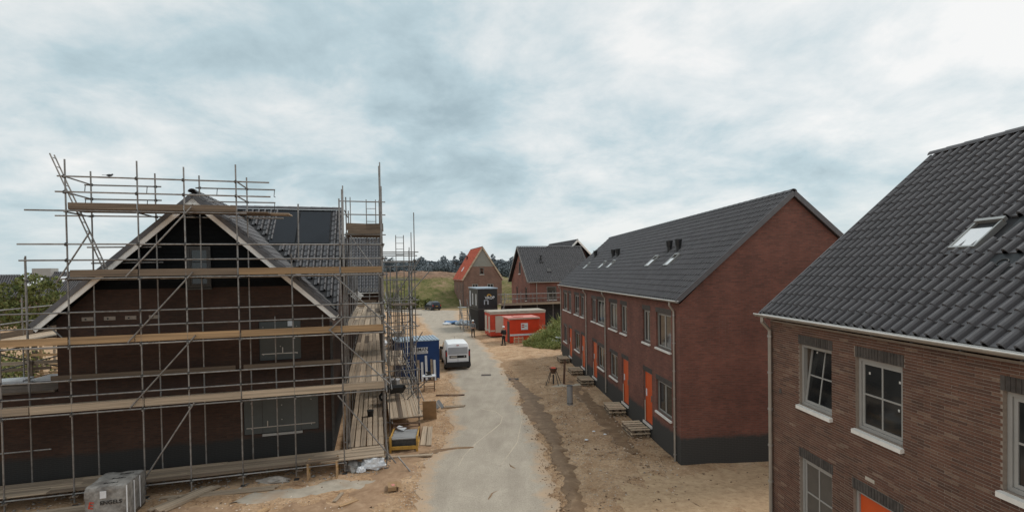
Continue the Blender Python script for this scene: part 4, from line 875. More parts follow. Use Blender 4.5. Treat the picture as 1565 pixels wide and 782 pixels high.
    # toe boards on edge
    def toe(z, segs, mat, h=.215, y=-.005):
        for a, b_, m in segs: board('toe_board', s, ((a+b_)/2, y, z+h/2), (b_-a-.01, .034, h), m or mat, (0, random.uniform(-.002, .002), 0))
    toe(8.90, [(-4.5, -2.75, None), (-2.73, -1.5, None), (-1.47, .02, None)], 'plank_brown', .19)
    toe(6.87, [(-4.5, -2.76, 'plank_brown'), (-2.74, -.02, 'plank_brown'), (.02, 3.1, 'plank_new'), (3.15, 4.5, 'plank_new')], 'plank_brown')
    toe(4.86, [(-8.8, -6.3, None), (-6.28, -4.6, None), (-4.54, -2.9, None), (-2.88, .02, 'plank_new'), (.05, 3.1, 'plank_new'), (3.15, 4.5, 'plank_new')], 'plank_new')
    toe(2.85, [(-8.8, -5.6, None), (-5.58, -2.7, None), (-2.68, .0, None), (.03, 3.1, 'plank_grey'), (3.15, 4.5, None)], 'plank_grey', .23)
    for a, b_ in ((-5.6, -.4), (-.15, 3.0)): board('guard_plank', s, ((a+b_)/2, 1.05, 3.68), (b_-a, .036, .2), 'plank_brown')
    for x in (-6.2, -4.5, -2.7, 0, 1.7): board('plank', s, (x, -.14, .34), (.22, .05, .035), 'plank_brown')
    for a, b_ in (((-1.24, 9.02), (-3.04, 6.86)), ((-1.25, 6.97), (-3.04, 4.85)), ((-1.22, 4.98), (-3.03, 2.85)), ((-1.30, 2.87), (-2.71, .61)), ((2.93, 6.80), (4.92, 4.76)), ((2.73, 4.98), (4.68, 2.99)), ((2.96, 2.74), (4.84, .2)), ((3.2, 5.38), (2.73, 4.93))):
        pole('brace', s, (a[0], -.1, a[1]), (b_[0], -.1, b_[1]))
    pole('brace', s, (-4.12, .3, 8.23), (-5.0, .3, 6.70)); pole('brace', s, (4.9, -.3, .5), (5.3, -.5, .0))
scaffold_front()
def ladder(label, world, p, q, wd=.38, n=12, loc=None, r=.022, group=None, rung_r=.014, hoop=False):
    """thing with two stiles and its rungs; p, q bottom and top in the given frame"""
    p = Vector(p); q = Vector(q); t = thing('ladder', label, 'ladder', world @ p, 0, group); e = t.matrix_basis
    d = (world.to_3x3() @ (q-p)); side = d.cross(Vector((0, 0, 1))); 
    if side.length < .3: side = world.to_3x3() @ Vector((1, 0, 0))
    side.normalize(); L = d.length
    for sg in (-1, 1): pole('stile', t, side*sg*wd/2, side*sg*wd/2+d, r=r/.0242)
    for i in range(n): 
        c = d*((i+.6)/n); pole('rung', t, c-side*wd/2, c+side*wd/2, r=rung_r/.0242)
    return t
ladder('steel ladder leaning outward at the top left of the scaffold', FL, (-3.84, .6, 7.0), (-5.16, .6, 10.63), wd=.22, n=13)

def scaffold_side():
    s = thing('scaffold', 'scaffold walkway along the street side wall of the gable house with long plank decks', 'scaffold', LO, -YL)
    ys = [0.0, 2.1, 4.2, 6.3, 8.4, 10.5, 12.6, 14.7, 16.8]
    rr = random.Random(9)
    for i, y in enumerate(ys[1:]):
        tall = 4 <= y <= 7
        pole('standard', s, (3.14, y, .0), (3.14, y, rr.uniform(9.6, 10.9) if y < 9 else 7.4)); pole('standard', s, (4.52, y, .0), (4.52, y, (11.15, 10.0, 10.3)[i % 3] if y < 7 else 6.9))
        for z in (.38, 2.76, 4.77): pole('transom', s, (3.0, y+.05, z), (4.7, y+.05, z))
    for z in (.42, 2.79, 3.79, 4.80, 5.3, 5.82): pole('ledger', s, (4.57, -.3, z), (4.57, 17.0, z))
    for z in (2.79, 4.80): pole('ledger', s, (3.09, .6, z), (3.09, 17.0, z))
    for z in (6.8, 7.38, 7.85): pole('ledger', s, (4.57, -.2, z), (4.57, 7.2, z))
    for z in (5.3, 5.82): pole('ledger', s, (2.9, 17.4, z), (4.9, 17.4, z))
    for x in (3.1, 3.9, 4.6): pole('standard', s, (x, 17.4, 4.6), (x, 17.4, 6.05))
    # kinked loose tubes on the outer line near the far end
    pole('brace', s, (4.62, 9.2, 5.0), (4.66, 10.4, 6.2)); pole('brace', s, (4.65, 11.2, 6.0), (4.6, 12.4, 4.9))
    deck(s, 3.16, 4.48, 1.15, 17.2, 4.84, along='y', n=6, mat='plank_grey', seed=11, ln=3.6); deck(s, 3.18, 4.48, 1.15, 17.2, 2.83, along='y', n=6, seed=12); deck(s, 3.18, 4.48, 1.15, 14.5, .46, along='y', n=6, seed=13, gap=.04)
    deck(s, 3.05, 4.5, .02, 1.12, 2.83, mat='plank_grey', seed=14); deck(s, 3.0, 4.5, .02, 1.12, 4.84, seed=15)
    board('toe_board', s, (3.6, 17.3, 4.98), (1.5, .034, .2), 'plank_brown'); board('toe_board', s, (4.5, 12, 4.95), (9.5, .03, .16), 'plank_grey', (0, 0, math.pi/2))
    # high platform beside the ridge
    for z in (8.5, 9.9, 9.35): pole('ledger', s, (2.9, 4.1, z), (4.75, 4.1, z))
    for z in (8.5, 9.5): pole('ledger', s, (3.09, 4.0, z), (3.09, 6.5, z)); pole('ledger', s, (4.57, 4.0, z), (4.57, 6.5, z))
    deck(s, 3.1, 4.6, 4.2, 6.3, 8.52, along='x', n=6, ln=1.6, mat='plank_brown', seed=16, sag=.03)
    board('toe_board', s, (3.6, 4.05, 8.82), (.9, .05, .30), 'plank_brown', (0, .03, 0)); board('toe_board', s, (4.3, 4.04, 8.80), (.7, .05, .34), 'plank_brown', (0, -.02, 0)); board('toe_board', s, (3.9, 4.0, 8.60), (1.4, .04, .14), 'plank_brown')
    pole('brace', s, (3.3, 4.0, 8.45), (4.55, 4.0, 6.6))
    couplers(s, [(x, y, z) for x in (3.12, 4.54) for y in ys for z in (2.79, 4.80, 5.82)])
    return s
scaffold_side()
ladder('short steel ladder rising above the high brown platform beside the ridge', FL, (4.15, 6.2, 8.2), (4.15, 6.2, 10.3), wd=.42, n=7)
b_ = thing('paint_bucket', 'small dark bucket standing on the lowest side deck', 'bucket', FL @ Vector((3.95, 5.0, .52)))
MB().tube((0, 0, 0), (0, 0, .26), .12, 14, .15).obj('tub', 'black_plastic', b_); MB().tube((-.15, 0, .25), (0, 0, .42), .008, 5).obj('handle', 'steel_dark', b_)
b_ = thing('brick_bundle', 'small stack of dark tiles left on the top side walkway', 'tile stack', FL @ Vector((3.45, 13.4, 4.9)), -YL)
for k in range(4): board('tile', b_, (0, 0, .03+.05*k), (.42, .3, .045), 'cream_panel' if k % 2 else 'plank_new')

def scaffold_tower():
    s = thing('scaffold', 'scaffold loading tower with ladders and low plank decks beside the blue container', 'scaffold', LO, -YL)
    P = [(4.75, 3.6, 5.9), (6.0, 4.0, 2.7), (4.85, 7.0, 5.6), (6.2, 7.4, 9.88), (6.2, 9.45, 9.06), (4.9, 9.5, 6.9), (5.35, 10.6, 6.6), (6.25, 12.0, 7.0), (4.95, 12.2, 6.8), (5.95, 7.7, 8.0), (6.15, 10.4, 8.3), (5.6, 8.9, 6.4)]
    for x, y, z in P: pole('standard', s, (x, y, 0), (x, y, z))
    for z in (.56, 2.0, 4.2, 5.5, 7.45, 7.9): pole('ledger', s, (4.6, 7.35, z), (6.4, 7.35, z)); pole('ledger', s, (4.6, 9.5, z), (6.4, 9.5, z))
    for z in (7.2, 7.75): pole('ledger', s, (4.5, 8.2, z), (6.4, 8.2, z))
    for z in (.56, 2.0, 4.2, 5.5, 6.9, 7.5): pole('ledger', s, (6.25, 6.9, z), (6.25, 12.4, z))
    for z in (.56, 2.0, 5.0): pole('ledger', s, (4.85, 3.4, z), (4.85, 12.4, z))
    for x, y, z, X, Y, Z in ((4.7, 7.2, 5.0, 6.5, 7.2, 7.6), (6.5, 7.1, 3.9, 4.7, 7.1, 1.0), (4.8, 12.1, 2.0, 6.3, 12.1, 4.2), (6.3, 7.3, .4, 6.3, 9.6, 3.0), (6.8, 6.6, 1.7, 5.0, 6.8, .1), (5.6, 7.1, 5.5, 6.9, 7.3, 6.9)): pole('brace', s, (x, y, z), (X, Y, Z))
    deck(s, 4.72, 6.15, 3.75, 8.0, .62, along='y', n=7, ln=4.4, mat='plank_grey', seed=21, sag=.02); deck(s, 4.75, 6.1, 8.1, 12.3, .62, along='y', n=6, seed=22)
    deck(s, 4.78, 5.75, 8.6, 11.3, 2.02, along='y', n=5, seed=23, ln=3); deck(s, 4.8, 5.8, 11.5, 13.6, 2.02, along='y', n=5, seed=24, ln=3)
    deck(s, 5.1, 6.3, 7.4, 9.4, 5.2, along='x', n=5, ln=1.4, seed=25, mat='plank_brown')
    board('toe_board', s, (5.45, 3.7, .66), (1.4, .06, .04), 'plank_brown')
    r = random.Random(77)
    for k in range(9):
        x = r.uniform(4.9, 6.3); y = r.uniform(7.4, 12.4); pole('standard', s, (x, y, 0), (x+r.uniform(-.03, .03), y, r.uniform(5.4, 7.6)))
    for k in range(10):
        z = r.choice([1.0, 3.1, 3.6, 4.7, 5.0, 6.0, 6.5]); y = r.uniform(7.4, 12); pole('ledger', s, (4.7+r.uniform(-.2, .2), y, z), (6.3+r.uniform(-.1, .3), y, z+r.uniform(-.02, .02)))
    for k in range(6):
        x = r.uniform(4.9, 6.2); z = r.uniform(.6, 5); pole('brace', s, (x, 7.5, z), (x+r.uniform(-.4, .4), 11.5, z+r.uniform(1.2, 2.2)))
    couplers(s, [(x, y, z) for x, y, zz in P for z in (.56, 2.0, 4.2, 5.5, 7.45) if z < zz])
scaffold_tower()
ladder('tall steel ladder with a round top leading up the loading tower', FL, (5.6, 9.9, .6), (5.62, 10.0, 8.95), wd=.42, n=26)
ladder('dark ladder leaning steeply against the low plank deck of the tower', FL, (6.5, 6.2, 0), (5.6, 9.0, 2.3), wd=.4, n=9)
ladder('lower steel ladder hanging inside the loading tower', FL, (6.0, 7.8, .6), (5.75, 8.7, 5.4), wd=.38, n=15)

def scaffold_left():
    s = thing('scaffold', 'scaffold walkway running back along the far left side of the gable house', 'scaffold', LO, -YL)
    ys = [1.2, 3.4, 5.6, 7.8, 10, 12.2]
    for y in ys:
        for x in (-6.25, -7.6): pole('standard', s, (x, y, 3.3 if (x > -7 and y < 4) else 0), (x, y, 6.2 if y > 2 else (7.5 if x > -7 else 6.2)))
        pole('transom', s, (-7.75, y+.05, 4.77), (-6.05, y+.05, 4.77))
    for z in (3.85, 4.80, 5.35, 5.82): pole('ledger', s, (-7.65, 1.0, z), (-7.65, 12.4, z))
    pole('ledger', s, (-6.2, 1.0, 4.8), (-6.2, 12.4, 4.8)); pole('brace', s, (-7.7, 5.6, 3.4), (-7.7, 1.3, 4.7)); pole('brace', s, (-5.9, 1.3, 5.5), (-5.4, 1.3, 4.95))
    deck(s, -7.55, -6.3, 1.3, 12, 4.84, along='y', n=5, seed=31, mat='plank_grey'); board('toe_board', s, (-7.6, 6.7, 4.98), (10.6, .034, .2), 'plank_brown', (0, 0, math.pi/2))
scaffold_left()
for i, (x, y, r, l) in enumerate(((-8.1, 3.0, .10, 'white insulation sheet lying on the annexe roof, nearest the frame edge'), (-6.55, 3.35, -.05, 'white insulation sheet lying on the annexe roof close to the brick wall'))):
    t = thing('insulation_sheet', l, 'sheet', FL @ Vector((x, y, 3.34)), -YL+r, 'white sheets on the annexe roof')
    for k in range(2): board('panel', t, (0, 0, .0+.06*k), ((1.9-.3*k) if i == 0 else (1.1-.1*k), .75, .05), 'insulation', (0, 0, .02*k))
t = thing('guard_rail', 'grey timber guard rail along the annexe roof edge', 'guard rail', LO, -YL)
board('rail', t, (-7.8, 3.86, 3.85), (6, .05, .12), 'plank_grey', (0, 0, 0)); board('rail', t, (-8.8, 3.93, 3.6), (3.4, .05, .10), 'plank_brown', (0, -.02, .0))
for x in (-10, -8.9, -7.6, -6.4): board('post', t, (x, 3.8, 3.6), (.07, .05, .66), 'plank_brown')

# ------------------------------------------------------------------ site containers, vehicles, people
def blue_container():
    t = thing('site_container', 'dark blue steel storage container with a white sign beside the van', 'container', FL @ Vector((8.17, 13.97, 0)), -YL+.03)
    W_, D, Hh = 2.75, 2.45, 2.5; b = MB(); b.box(-W_, 0, 0, D, .1, Hh); o = b.obj('body', 'blue_steel', t)
    b = MB()
    for k in range(14): x = .12+k*(D-.2)/14; b.box(-.0, .025, x, x+.09, .25, Hh-.12)
    b.obj('corrugation', 'blue_steel', o)['kind'] = 'stuff'
    b = MB()
    for x in (-W_-.01, -.05):
        for y in (-.01, D-.05): b.box(x, x+.06, y, y+.06, .05, Hh+.02)
    b.box(-W_+.05, -.05, -.012, -.0, .1, .22); b.box(-W_+.05, -.05, -.012, 0, Hh-.1, Hh+.01); b.obj('frame', 'blue_steel', o)
    b = MB(); b.box(-W_-.03, .05, -.03, D+.03, Hh+.012, Hh+.05); rf = b.obj('roof', 'blue_roof', t); b = MB()
    for k in range(13): x = -W_+.1+k*.21; b.box(x, x+.09, .02, D-.02, Hh+.05, Hh+.085)
    b.obj('rib', 'blue_roof', rf)['kind'] = 'stuff'
    b = MB(); b.box(-1.62, -.72, -.035, -.014, 1.72, 2.12); sg = b.obj('sign', 'plastic_white', t)
    text('lettering', 'NMAN', .30, 'black_plastic', sg, facing((-1.14, -.037, 1.985), (1, 0, 0), (0, 0, 1)))
    b = MB(); b.box(-1.5, -.82, -.039, -.036, 1.83, 1.845); b.box(-1.5, -.82, -.039, -.036, 1.77, 1.785); b.obj('print_line', 'black_plastic', sg)['kind'] = 'stuff'
blue_container()
rr = random.Random(4)
for i, (dx, ln, l) in enumerate(((-1.35, 1.35, 'pale grey plank leaning on the blue container, furthest left'), (-1.12, 1.2, 'pale grey plank leaning on the blue container, second from left'), (-.86, 1.6, 'longest pale plank leaning on the blue container'), (-.52, 1.35, 'pale plank leaning on the blue container right of the longest one'), (-.33, 1.3, 'rightmost pale plank leaning on the blue container'))):
    o = MB().box(-.07, .07, -.02, .02, 0, ln).obj('leaning_plank', 'insulation' if i in (1, 2, 4) else 'plank_grey'); o.matrix_world = FL @ Matrix.Translation((8.17+dx, 13.6, .02)) @ Matrix.Rotation(-.2, 4, 'X'); tag(o, l, 'plank', 'planks leaning on the blue container')
def saw_table():
    t = thing('work_table', 'small rusty frame table with a white top and a saw in front of the container', 'work table', FL @ Vector((7.2, 11.1, 0)), -YL-.1)
    board('top', t, (0, 0, .86), (.75, .6, .05), 'plastic_white')
    for sx in (-1, 1):
        for sy in (-1, 1): board('leg', t, (sx*.3, sy*.24, .42), (.045, .045, .83), 'rusty_steel')
    for z in (.18, .55): board('stretcher', t, (0, -.24, z), (.6, .03, .03), 'rusty_steel'); board('stretcher', t, (0, .24, z), (.6, .03, .03), 'rusty_steel')
    o = thing('circular_saw', 'dark power saw lying on the white table top', 'saw', FL @ Vector((7.2, 11.15, .885)), .4)
    MB().tube((0, -.03, .12), (0, .03, .12), .12, 14).obj('blade_guard', 'black_plastic', o); MB().box(-.2, .16, -.09, .09, .0, .03).obj('base', 'steel_dark', o); MB().tube((-.05, .03, .13), (-.12, .17, .14), .05, 10).obj('motor', 'black_plastic', o)
saw_table()
def wheelbarrow():
    t = thing('wheelbarrow', 'dark wheelbarrow tipped on the low deck of the tower', 'wheelbarrow', FL @ Vector((5.15, 6.9, .68)), .35)
    b = MB(); b.add([(-.35, -.22, .35), (.3, -.22, .35), (.3, .22, .35), (-.35, .22, .35), (-.55, -.33, .68), (.45, -.33, .62), (.45, .33, .62), (-.55, .33, .68)], [(0, 3, 2, 1), (0, 1, 5, 4), (1, 2, 6, 5), (2, 3, 7, 6), (3, 0, 4, 7)]); b.obj('tray', 'black_steel', t)
    w = MB().tube((-.62, -.05, .2), (-.62, .05, .2), .2, 18).obj('tyre', 'rubber', t); MB().tube((-.62, -.055, .2), (-.62, .055, .2), .1, 12).obj('rim', 'zinc', w)
    for s in (-1, 1): MB().tube((-.62, s*.08, .2), (.2, s*.2, .33), .016, 6).tube((.2, s*.2, .33), (.95, s*.28, .6), .016, 6).obj('handle', 'steel_tube', t); MB().tube((.2, s*.2, .33), (.42, s*.24, 0), .014, 6).obj('leg', 'steel_tube', t)
wheelbarrow()
def mixer_box():
    t = thing('toolbox', 'small grey metal box with a pale lid standing on the tower deck', 'box', FL @ Vector((5.15, 9.6, .66)), -.2)
    MB().box(-.25, .25, -.2, .2, 0, .42).obj('body', 'pipe_grey', t); MB().box(-.27, .27, -.22, .22, .42, .47).obj('lid', 'plastic_white', t)
mixer_box()
def stillage():
    t = thing('stillage', 'yellow steel stillage holding dark slats near the scaffold foot', 'stillage', (-4.25, 18.75, 0), .12)
    w, d = .5, 1.2
    for x in (-w, w):
        for y in (-.15, d): MB().box(x-.035, x+.035, y-.035, y+.035, 0, .72 if y > 0 else .62).obj('post', 'yellow_paint' if y < 0 else 'rusty_steel', t)
        MB().box(x-.025, x+.025, -.1, d, .52, .58).obj('side_rail', 'yellow_paint', t); MB().box(x-.025, x+.025, -.1, d, .1, .16).obj('side_rail', 'yellow_paint', t)
    MB().box(-w, w, -.18, -.12, .12, .24).obj('front_rail', 'yellow_paint', t); MB().tube((-w, d, .7), (w, d, .7), .022).obj('top_bar', 'rusty_steel', t); MB().tube((-w, d*.55, .7), (w, d*.75, .68), .018).obj('top_bar', 'rusty_steel', t)
    for k in range(9): board('slat', t, (random.uniform(-.02, .02), -.02+k*.115, .50+random.uniform(-.02, .02)), (.92, .085, .04), 'pipe_grey', (.25, 0, random.uniform(-.02, .02)))
    MB().box(-.45, .45, 0, 1.1, .12, .44).obj('load', 'steel_dark', t)
stillage()
o = MB().box(-.2, .2, -.1, .1, 0, .015).obj('paper_sheet', 'plastic_white'); o.location = (-4.55, 19.6, .62); o.rotation_euler = (.25, .1, -.5); tag(o, 'crumpled white sheet lying on the yellow stillage', 'sheet')
def planks_pile(x, y, rz, n, L, label, mat='plank_grey', wd=.18, group=None, name='plank_stack', z=.02):
    t = thing(name, label, 'planks', (x, y, z), rz, group); r = random.Random(int(abs(x*10)+n))
    for k in range(n):
        lay, i = divmod(k, 3) if n > 3 else (0, k)
        board('plank', t, (r.uniform(-.1, .1), (i-1)*(wd+.02)+r.uniform(-.03, .03), .025+.042*lay), (L*r.uniform(.85, 1), wd, .038), mat, (0, 0, r.uniform(-.05, .05)))
    return t
planks_pile(-3.78, 20.4, 1.72, 2, 2.7, 'two pale planks lying beside the yellow stillage', 'plank_grey', .2)
planks_pile(-4.15, 18.3, .14, 1, 2.3, 'single long plank lying in front of the yellow stillage', 'plank_grey', .16)
planks_pile(-10.1, 14.9, 1.15, 5, 1.9, 'short stack of old planks lying right of the wrapped brick pack', 'plank_grey', .17)
planks_pile(-9.2, 15.35, .22, 2, 3.4, 'long thin planks lying along the foot of the scaffold', 'plank_grey', .12)
planks_pile(-5.53, 14.75, 1.5, 1, .62, 'short timber offcut standing out on the dirt at the bottom, left one', 'plank_grey', .11)
planks_pile(-5.0, 14.55, .75, 1, .65, 'short timber offcut on the dirt at the bottom, right one', 'plank_new', .11)
planks_pile(-7.5, 14.0, 1.3, 1, .6, 'light yellow timber offcut at the bottom edge of the photo', 'plank_new', .2)
planks_pile(-14.4, 13.7, .28, 6, 4.5, 'stack of long planks left of the wrapped brick pack', 'plank_grey', .17)
planks_pile(-3.0, 24.9, .15, 2, 1.2, 'pair of short brown planks lying beside the container yard', 'plank_grey', .1)
planks_pile(-3.5, 27.3, -.05, 1, 1.6, 'brown round pole lying on the sand near the work table', 'rusty_steel', .12)
t = thing('plywood_board', 'brown plywood board leaning on the low deck of the tower', 'board', (-3.9, 22.5, 0), .12); board('panel', t, (0, .12, .48), (.62, .03, 1.0), 'cardboard', (.35, 0, 0)); board('batten', t, (-.3, .2, .45), (.04, .04, .95), 'plank_brown', (.35, 0, 0))
t = thing('slab_stack', 'tilted stack of grey slabs beside the leaning plywood board', 'slabs', (-4.0, 24.3, 0), .3)
for k in range(4): board('slab', t, (-.33+.22*k, 0, .28), (.17, .75, .06), 'pipe_grey', (.3, -.6, 0))
t = thing('cardboard_box', 'flattened open cardboard box between the scaffold and the stillage', 'box', (-4.95, 19.3, .03), .5); board('base', t, (0, 0, .01), (.7, .5, .01), 'cardboard', (.04, 0, 0)); board('flap', t, (0, .36, .13), (.7, .3, .01), 'cardboard', (1.0, 0, 0)); board('flap', t, (.4, 0, .1), (.25, .5, .01), 'cardboard', (0, -.8, 0))
t = thing('carton', 'small tan carton with red print near the concrete strip', 'box', (-3.9, 15.4, .04), .25); MB().box(-.13, .13, -.22, .22, 0, .12).obj('body', 'cardboard', t); board('label', t, (.03, -.05, .125), (.1, .14, .004), 'pink_roof', (0, 0, .3)); board('flap', t, (.2, 0, .09), (.16, .42, .01), 'cardboard', (0, .5, 0))
def trestle():
    t = thing('trestle', 'small wooden trestle tucked under the scaffold deck edge', 'trestle', FL @ Vector((2.45, -.2, 0)), -YL)
    board('top', t, (0, .1, .6), (1.0, .12, .06), 'plank_brown')
    for x in (-.45, .45):
        for y in (-.12, .3): board('leg', t, (x, y, .3), (.06, .06, .62), 'plank_new', (.15 if y < 0 else -.15, 0, 0))
        board('brace', t, (x, .09, .25), (.05, .4, .05), 'yellow_paint')
trestle()
def crumple(name, label, loc, sz, mat, seed, cat='bag', n=2):
    bm = bmesh.new(); bmesh.ops.create_icosphere(bm, subdivisions=3, radius=1)
    for v in bm.verts:
        k = 1+.45*noise.noise(v.co*1.6+Vector((seed, 0, 0)))+.22*noise.noise(v.co*4+Vector((0, seed, 0))); v.co *= k; v.co.z = max(-.4, v.co.z); v.co.x *= sz[0]; v.co.y *= sz[1]; v.co.z *= sz[2]
    me = bpy.data.meshes.new(name); bm.to_mesh(me); bm.free(); o = link(name, me, mat); o.location = loc; tag(o, label, cat); return o
crumple('plastic_bag', 'large crumpled white plastic film under the scaffold corner', (-5.0, 17.1, .16), (.42, .28, .30), 'plastic_white', 2)
crumple('plastic_bag', 'smaller grey plastic film left of the white one under the deck', (-5.65, 16.95, .12), (.26, .22, .24), 'tarp_grey', 5)
crumple('plastic_bag', 'tiny white plastic scrap between the two films', (-5.32, 16.8, .07), (.16, .12, .12), 'plastic_white', 8)
crumple('rag', 'blue rag lying at the bottom left corner of the scaffold', (-16.6, 14.2, .35), (.28, .2, .14), 'plastic_blue', 3, 'rag')
crumple('mortar_lump', 'grey lump of hardened mortar on the ground under the lowest deck', (-8.0, 16.15, .04), (.5, .18, .12), 'rubble', 11, 'mortar')
def brick_pack():
    t = thing('brick_pack', 'grey foil wrapped brick pack with black ENGELS lettering at the bottom left', 'brick pack', FL @ Vector((-3.07, -.98, 0)), -YL)
    bm = bmesh.new(); bmesh.ops.create_cube(bm, size=1); bmesh.ops.subdivide_edges(bm, edges=bm.edges, cuts=9, use_grid_fill=True)
    for v in bm.verts:
        c = v.co.copy(); nrm = Vector((round(c.x*2-.001*0), 0, 0)); p = Vector((c.x*1.02, c.y*1.14, c.z*.98)); 
        k = .018*noise.noise(p*3.2)+.009*noise.noise(p*9); ed = sum(abs(abs(q)-.5) < .02 for q in c)
        out = Vector([math.copysign(1, q) if abs(abs(q)-.5) < .01 else 0 for q in c]); v.co = p+out*(k-.012*(ed-1)); v.co.z += .55
    me = bpy.data.meshes.new('foil'); bm.to_mesh(me); bm.free(); f = link('foil', me, 'tarp_grey', t)
    for p in me.polygons: p.use_smooth = False
    b = MB(); 
    for y in (-.2, .15): b.box(.515, .535, y, y+.03, .08, 1.0)
    b.box(.49, .515, -.585, -.57, .1, 1.02); b.obj('strap', 'insulation', t)['kind'] = 'stuff'
    board('pallet', t, (0, 0, .035), (1.0, 1.1, .07), 'plank_brown')
    g = text('lettering', 'ENGELS', .15, 'black_plastic', t, facing((.13, -.60, .60), (1, 0, 0), (0, 0, 1)))
    g = text('emblem', 'E', .27, 'red_dark', t, facing((-.34, -.60, .56), (1, 0, -.15), (.25, 0, 1)))
    o = MB().box(-.075, .075, -.003, .003, -.1, .1).obj('paper_label', 'plastic_white', t); o.location = (-.05, -.592, .83)
    for k, y in enumerate((-.32, .0, .33)): text('lettering', 'ENGELS', .10, 'black_plastic', t, facing((.02+.06*k, y, 1.046), (1, .05, 0), (0, 1, 0)))
brick_pack()
def pallet_at(i, x, y, l):
    t = thing('pallet', l, 'pallet', FM @ Vector((x-.06, y, 0)), -YM+(.04, -.03, .02, 0, .03)[i], 'wooden pallets used as door steps')
    for s in (0, 1):
        z = .05+.16*s
        for k in range(5 if s else 3): board('slat', t, (0, -.55+(1.1/(4 if s else 2))*k, z+.148), (.80, .15, .022), 'pallet_wood')
        for xx in (-.32, 0, .32): board('bearer', t, (xx, 0, z+.08), (.1, 1.2, .105), 'plank_brown'); board('bottom_slat', t, (xx, 0, z+.015), (.1, 1.2, .022), 'pallet_wood')
for i, (x, y, l) in enumerate(((-.42, 3.4, 'nearest wooden pallet step under the nearest orange door'), (-.42, 6.45, 'second wooden pallet step from the near gable corner'), (-.42, 12.6, 'middle wooden pallet step of the five beneath the doors'), (-.42, 15.5, 'fourth wooden pallet step, close to the far downpipe'), (-.42, 19.9, 'farthest wooden pallet step beside the weeds'))): pallet_at(i, x, y, l)
def bollard():
    t = thing('drain_pipe', 'upright grey plastic pipe standing in the dirt before the row', 'pipe', (2.86, 24.94, -.02), 0)
    b = MB(); n = 20; vs = []
    for r, z in ((.15, 0), (.15, 1.02), (.135, 1.02), (.135, .2)): vs += [(math.cos(2*math.pi*i/n)*r, math.sin(2*math.pi*i/n)*r, z) for i in range(n)]
    b.add(vs, [(j*n+i, j*n+(i+1) % n, (j+1)*n+(i+1) % n, (j+1)*n+i) for j in range(3) for i in range(n)]+[tuple(range(3*n, 4*n))]); b.obj('tube', 'pipe_grey', t, smooth=False)
    MB().tube((0, 0, .98), (0, 0, 1.0), .158, 20).tube((0, 0, .1), (0, 0, .13), .156, 20).obj('socket', 'steel_dark', t)
bollard()
def brazier():
    t = thing('fire_basket', 'rusty fire basket on splayed legs with red embers on the verge', 'fire basket', (2.4, 29.4, 0), 0)
    n = 12; b = MB(); b.tube((0, 0, .70), (0, 0, 1.02), .12, n, .26); b.obj('bowl', 'rusty_steel', t); MB().tube((0, 0, 1.0), (0, 0, 1.05), .19, n, .12).obj('embers', 'coals', t)
    for k in range(4):
        a = k*math.pi/2+.5; MB().tube((math.cos(a)*.22, math.sin(a)*.22, .8), (math.cos(a)*.55, math.sin(a)*.55, 0), .022, 6).obj('leg', 'steel_dark', t)
    MB().tube((0, 0, .62), (0, 0, .05), .05, 8).obj('stem', 'steel_dark', t)
    o = MB().box(-.06, .06, -.04, .04, 0, 1.5).obj('timber_post', 'rusty_steel'); o.location = (3.05, 29.6, 0); o.rotation_euler = (.0, .05, 0); tag(o, 'dark upright post right behind the fire basket', 'post')
    t = thing('ash_heap', 'grey ash spread on the dirt beside the fire basket', 'ash', (2.9, 28.9, 0)); 
    o = ribbon('ash_patch', [(2.2, 28.9), (3.3, 29.1), (4.4, 29.2)], .7, 'pale_dust', .012, .25, seed=21); bpy.data.objects.remove(t); o['kind'] = 'structure'; o['label'] = 'grey ash spread beside the fire basket'
brazier()
for x, y, l in ((-1.82, 32.5, 'left one of two small drain grates in the road'), (0.0, 31.15, 'right one of two small drain grates in the road')):
    t = thing('drain_grate', l, 'drain', (x, y, .006), 0, 'road drain grates'); MB().box(-.32, .32, -.22, .22, 0, .015).obj('frame', 'steel_dark', t)
    for k in range(6): board('bar', t, (-.25+.1*k, 0, .02), (.04, .36, .012), 'rusty_steel')

# vehicles: lofted bodies
def loft(name, secs, mat, parent, smooth=True, caps=True):
    """secs: list of closed section loops (lists of points)"""
    n = len(secs[0]); b = MB(); vs = [p for s in secs for p in s]
    fs = [(j*n+i, j*n+(i+1) % n, (j+1)*n+(i+1) % n, (j+1)*n+i) for j in range(len(secs)-1) for i in range(n)]
    if caps: fs += [tuple(range(n))[::-1], tuple(range((len(secs)-1)*n, len(secs)*n))]
    b.add(vs, fs); o = b.obj(name, mat, parent); me = o.data
    for p in me.polygons: p.use_smooth = smooth
    if smooth:
        try: 
            m = o.modifiers.new('edge', 'EDGE_SPLIT'); m.split_angle = R(38)
        except Exception: pass
    return o
def wheel(parent, x, y, r=.32, w=.22):
    t = bpy.data.objects.new('wheel', MB().tube((-w/2, 0, 0), (w/2, 0, 0), r, 24).mesh('wheel')); COL.objects.link(t); t.parent = parent; t.location = (x, y, r); t.data.materials.append(MATS['rubber'])
    sg = 1 if x > 0 else -1
    MB().tube((sg*(w/2-.02), 0, 0), (sg*(w/2+.01), 0, 0), r*.62, 18).obj('rim', 'zinc', t)
    for k in range(5): MB().tube((sg*(w/2+.012), math.cos(k*1.2566)*r*.4, math.sin(k*1.2566)*r*.4), (sg*(w/2+.016), math.cos(k*1.2566)*r*.4, math.sin(k*1.2566)*r*.4), r*.12, 8).obj('hole', 'black_plastic', t)
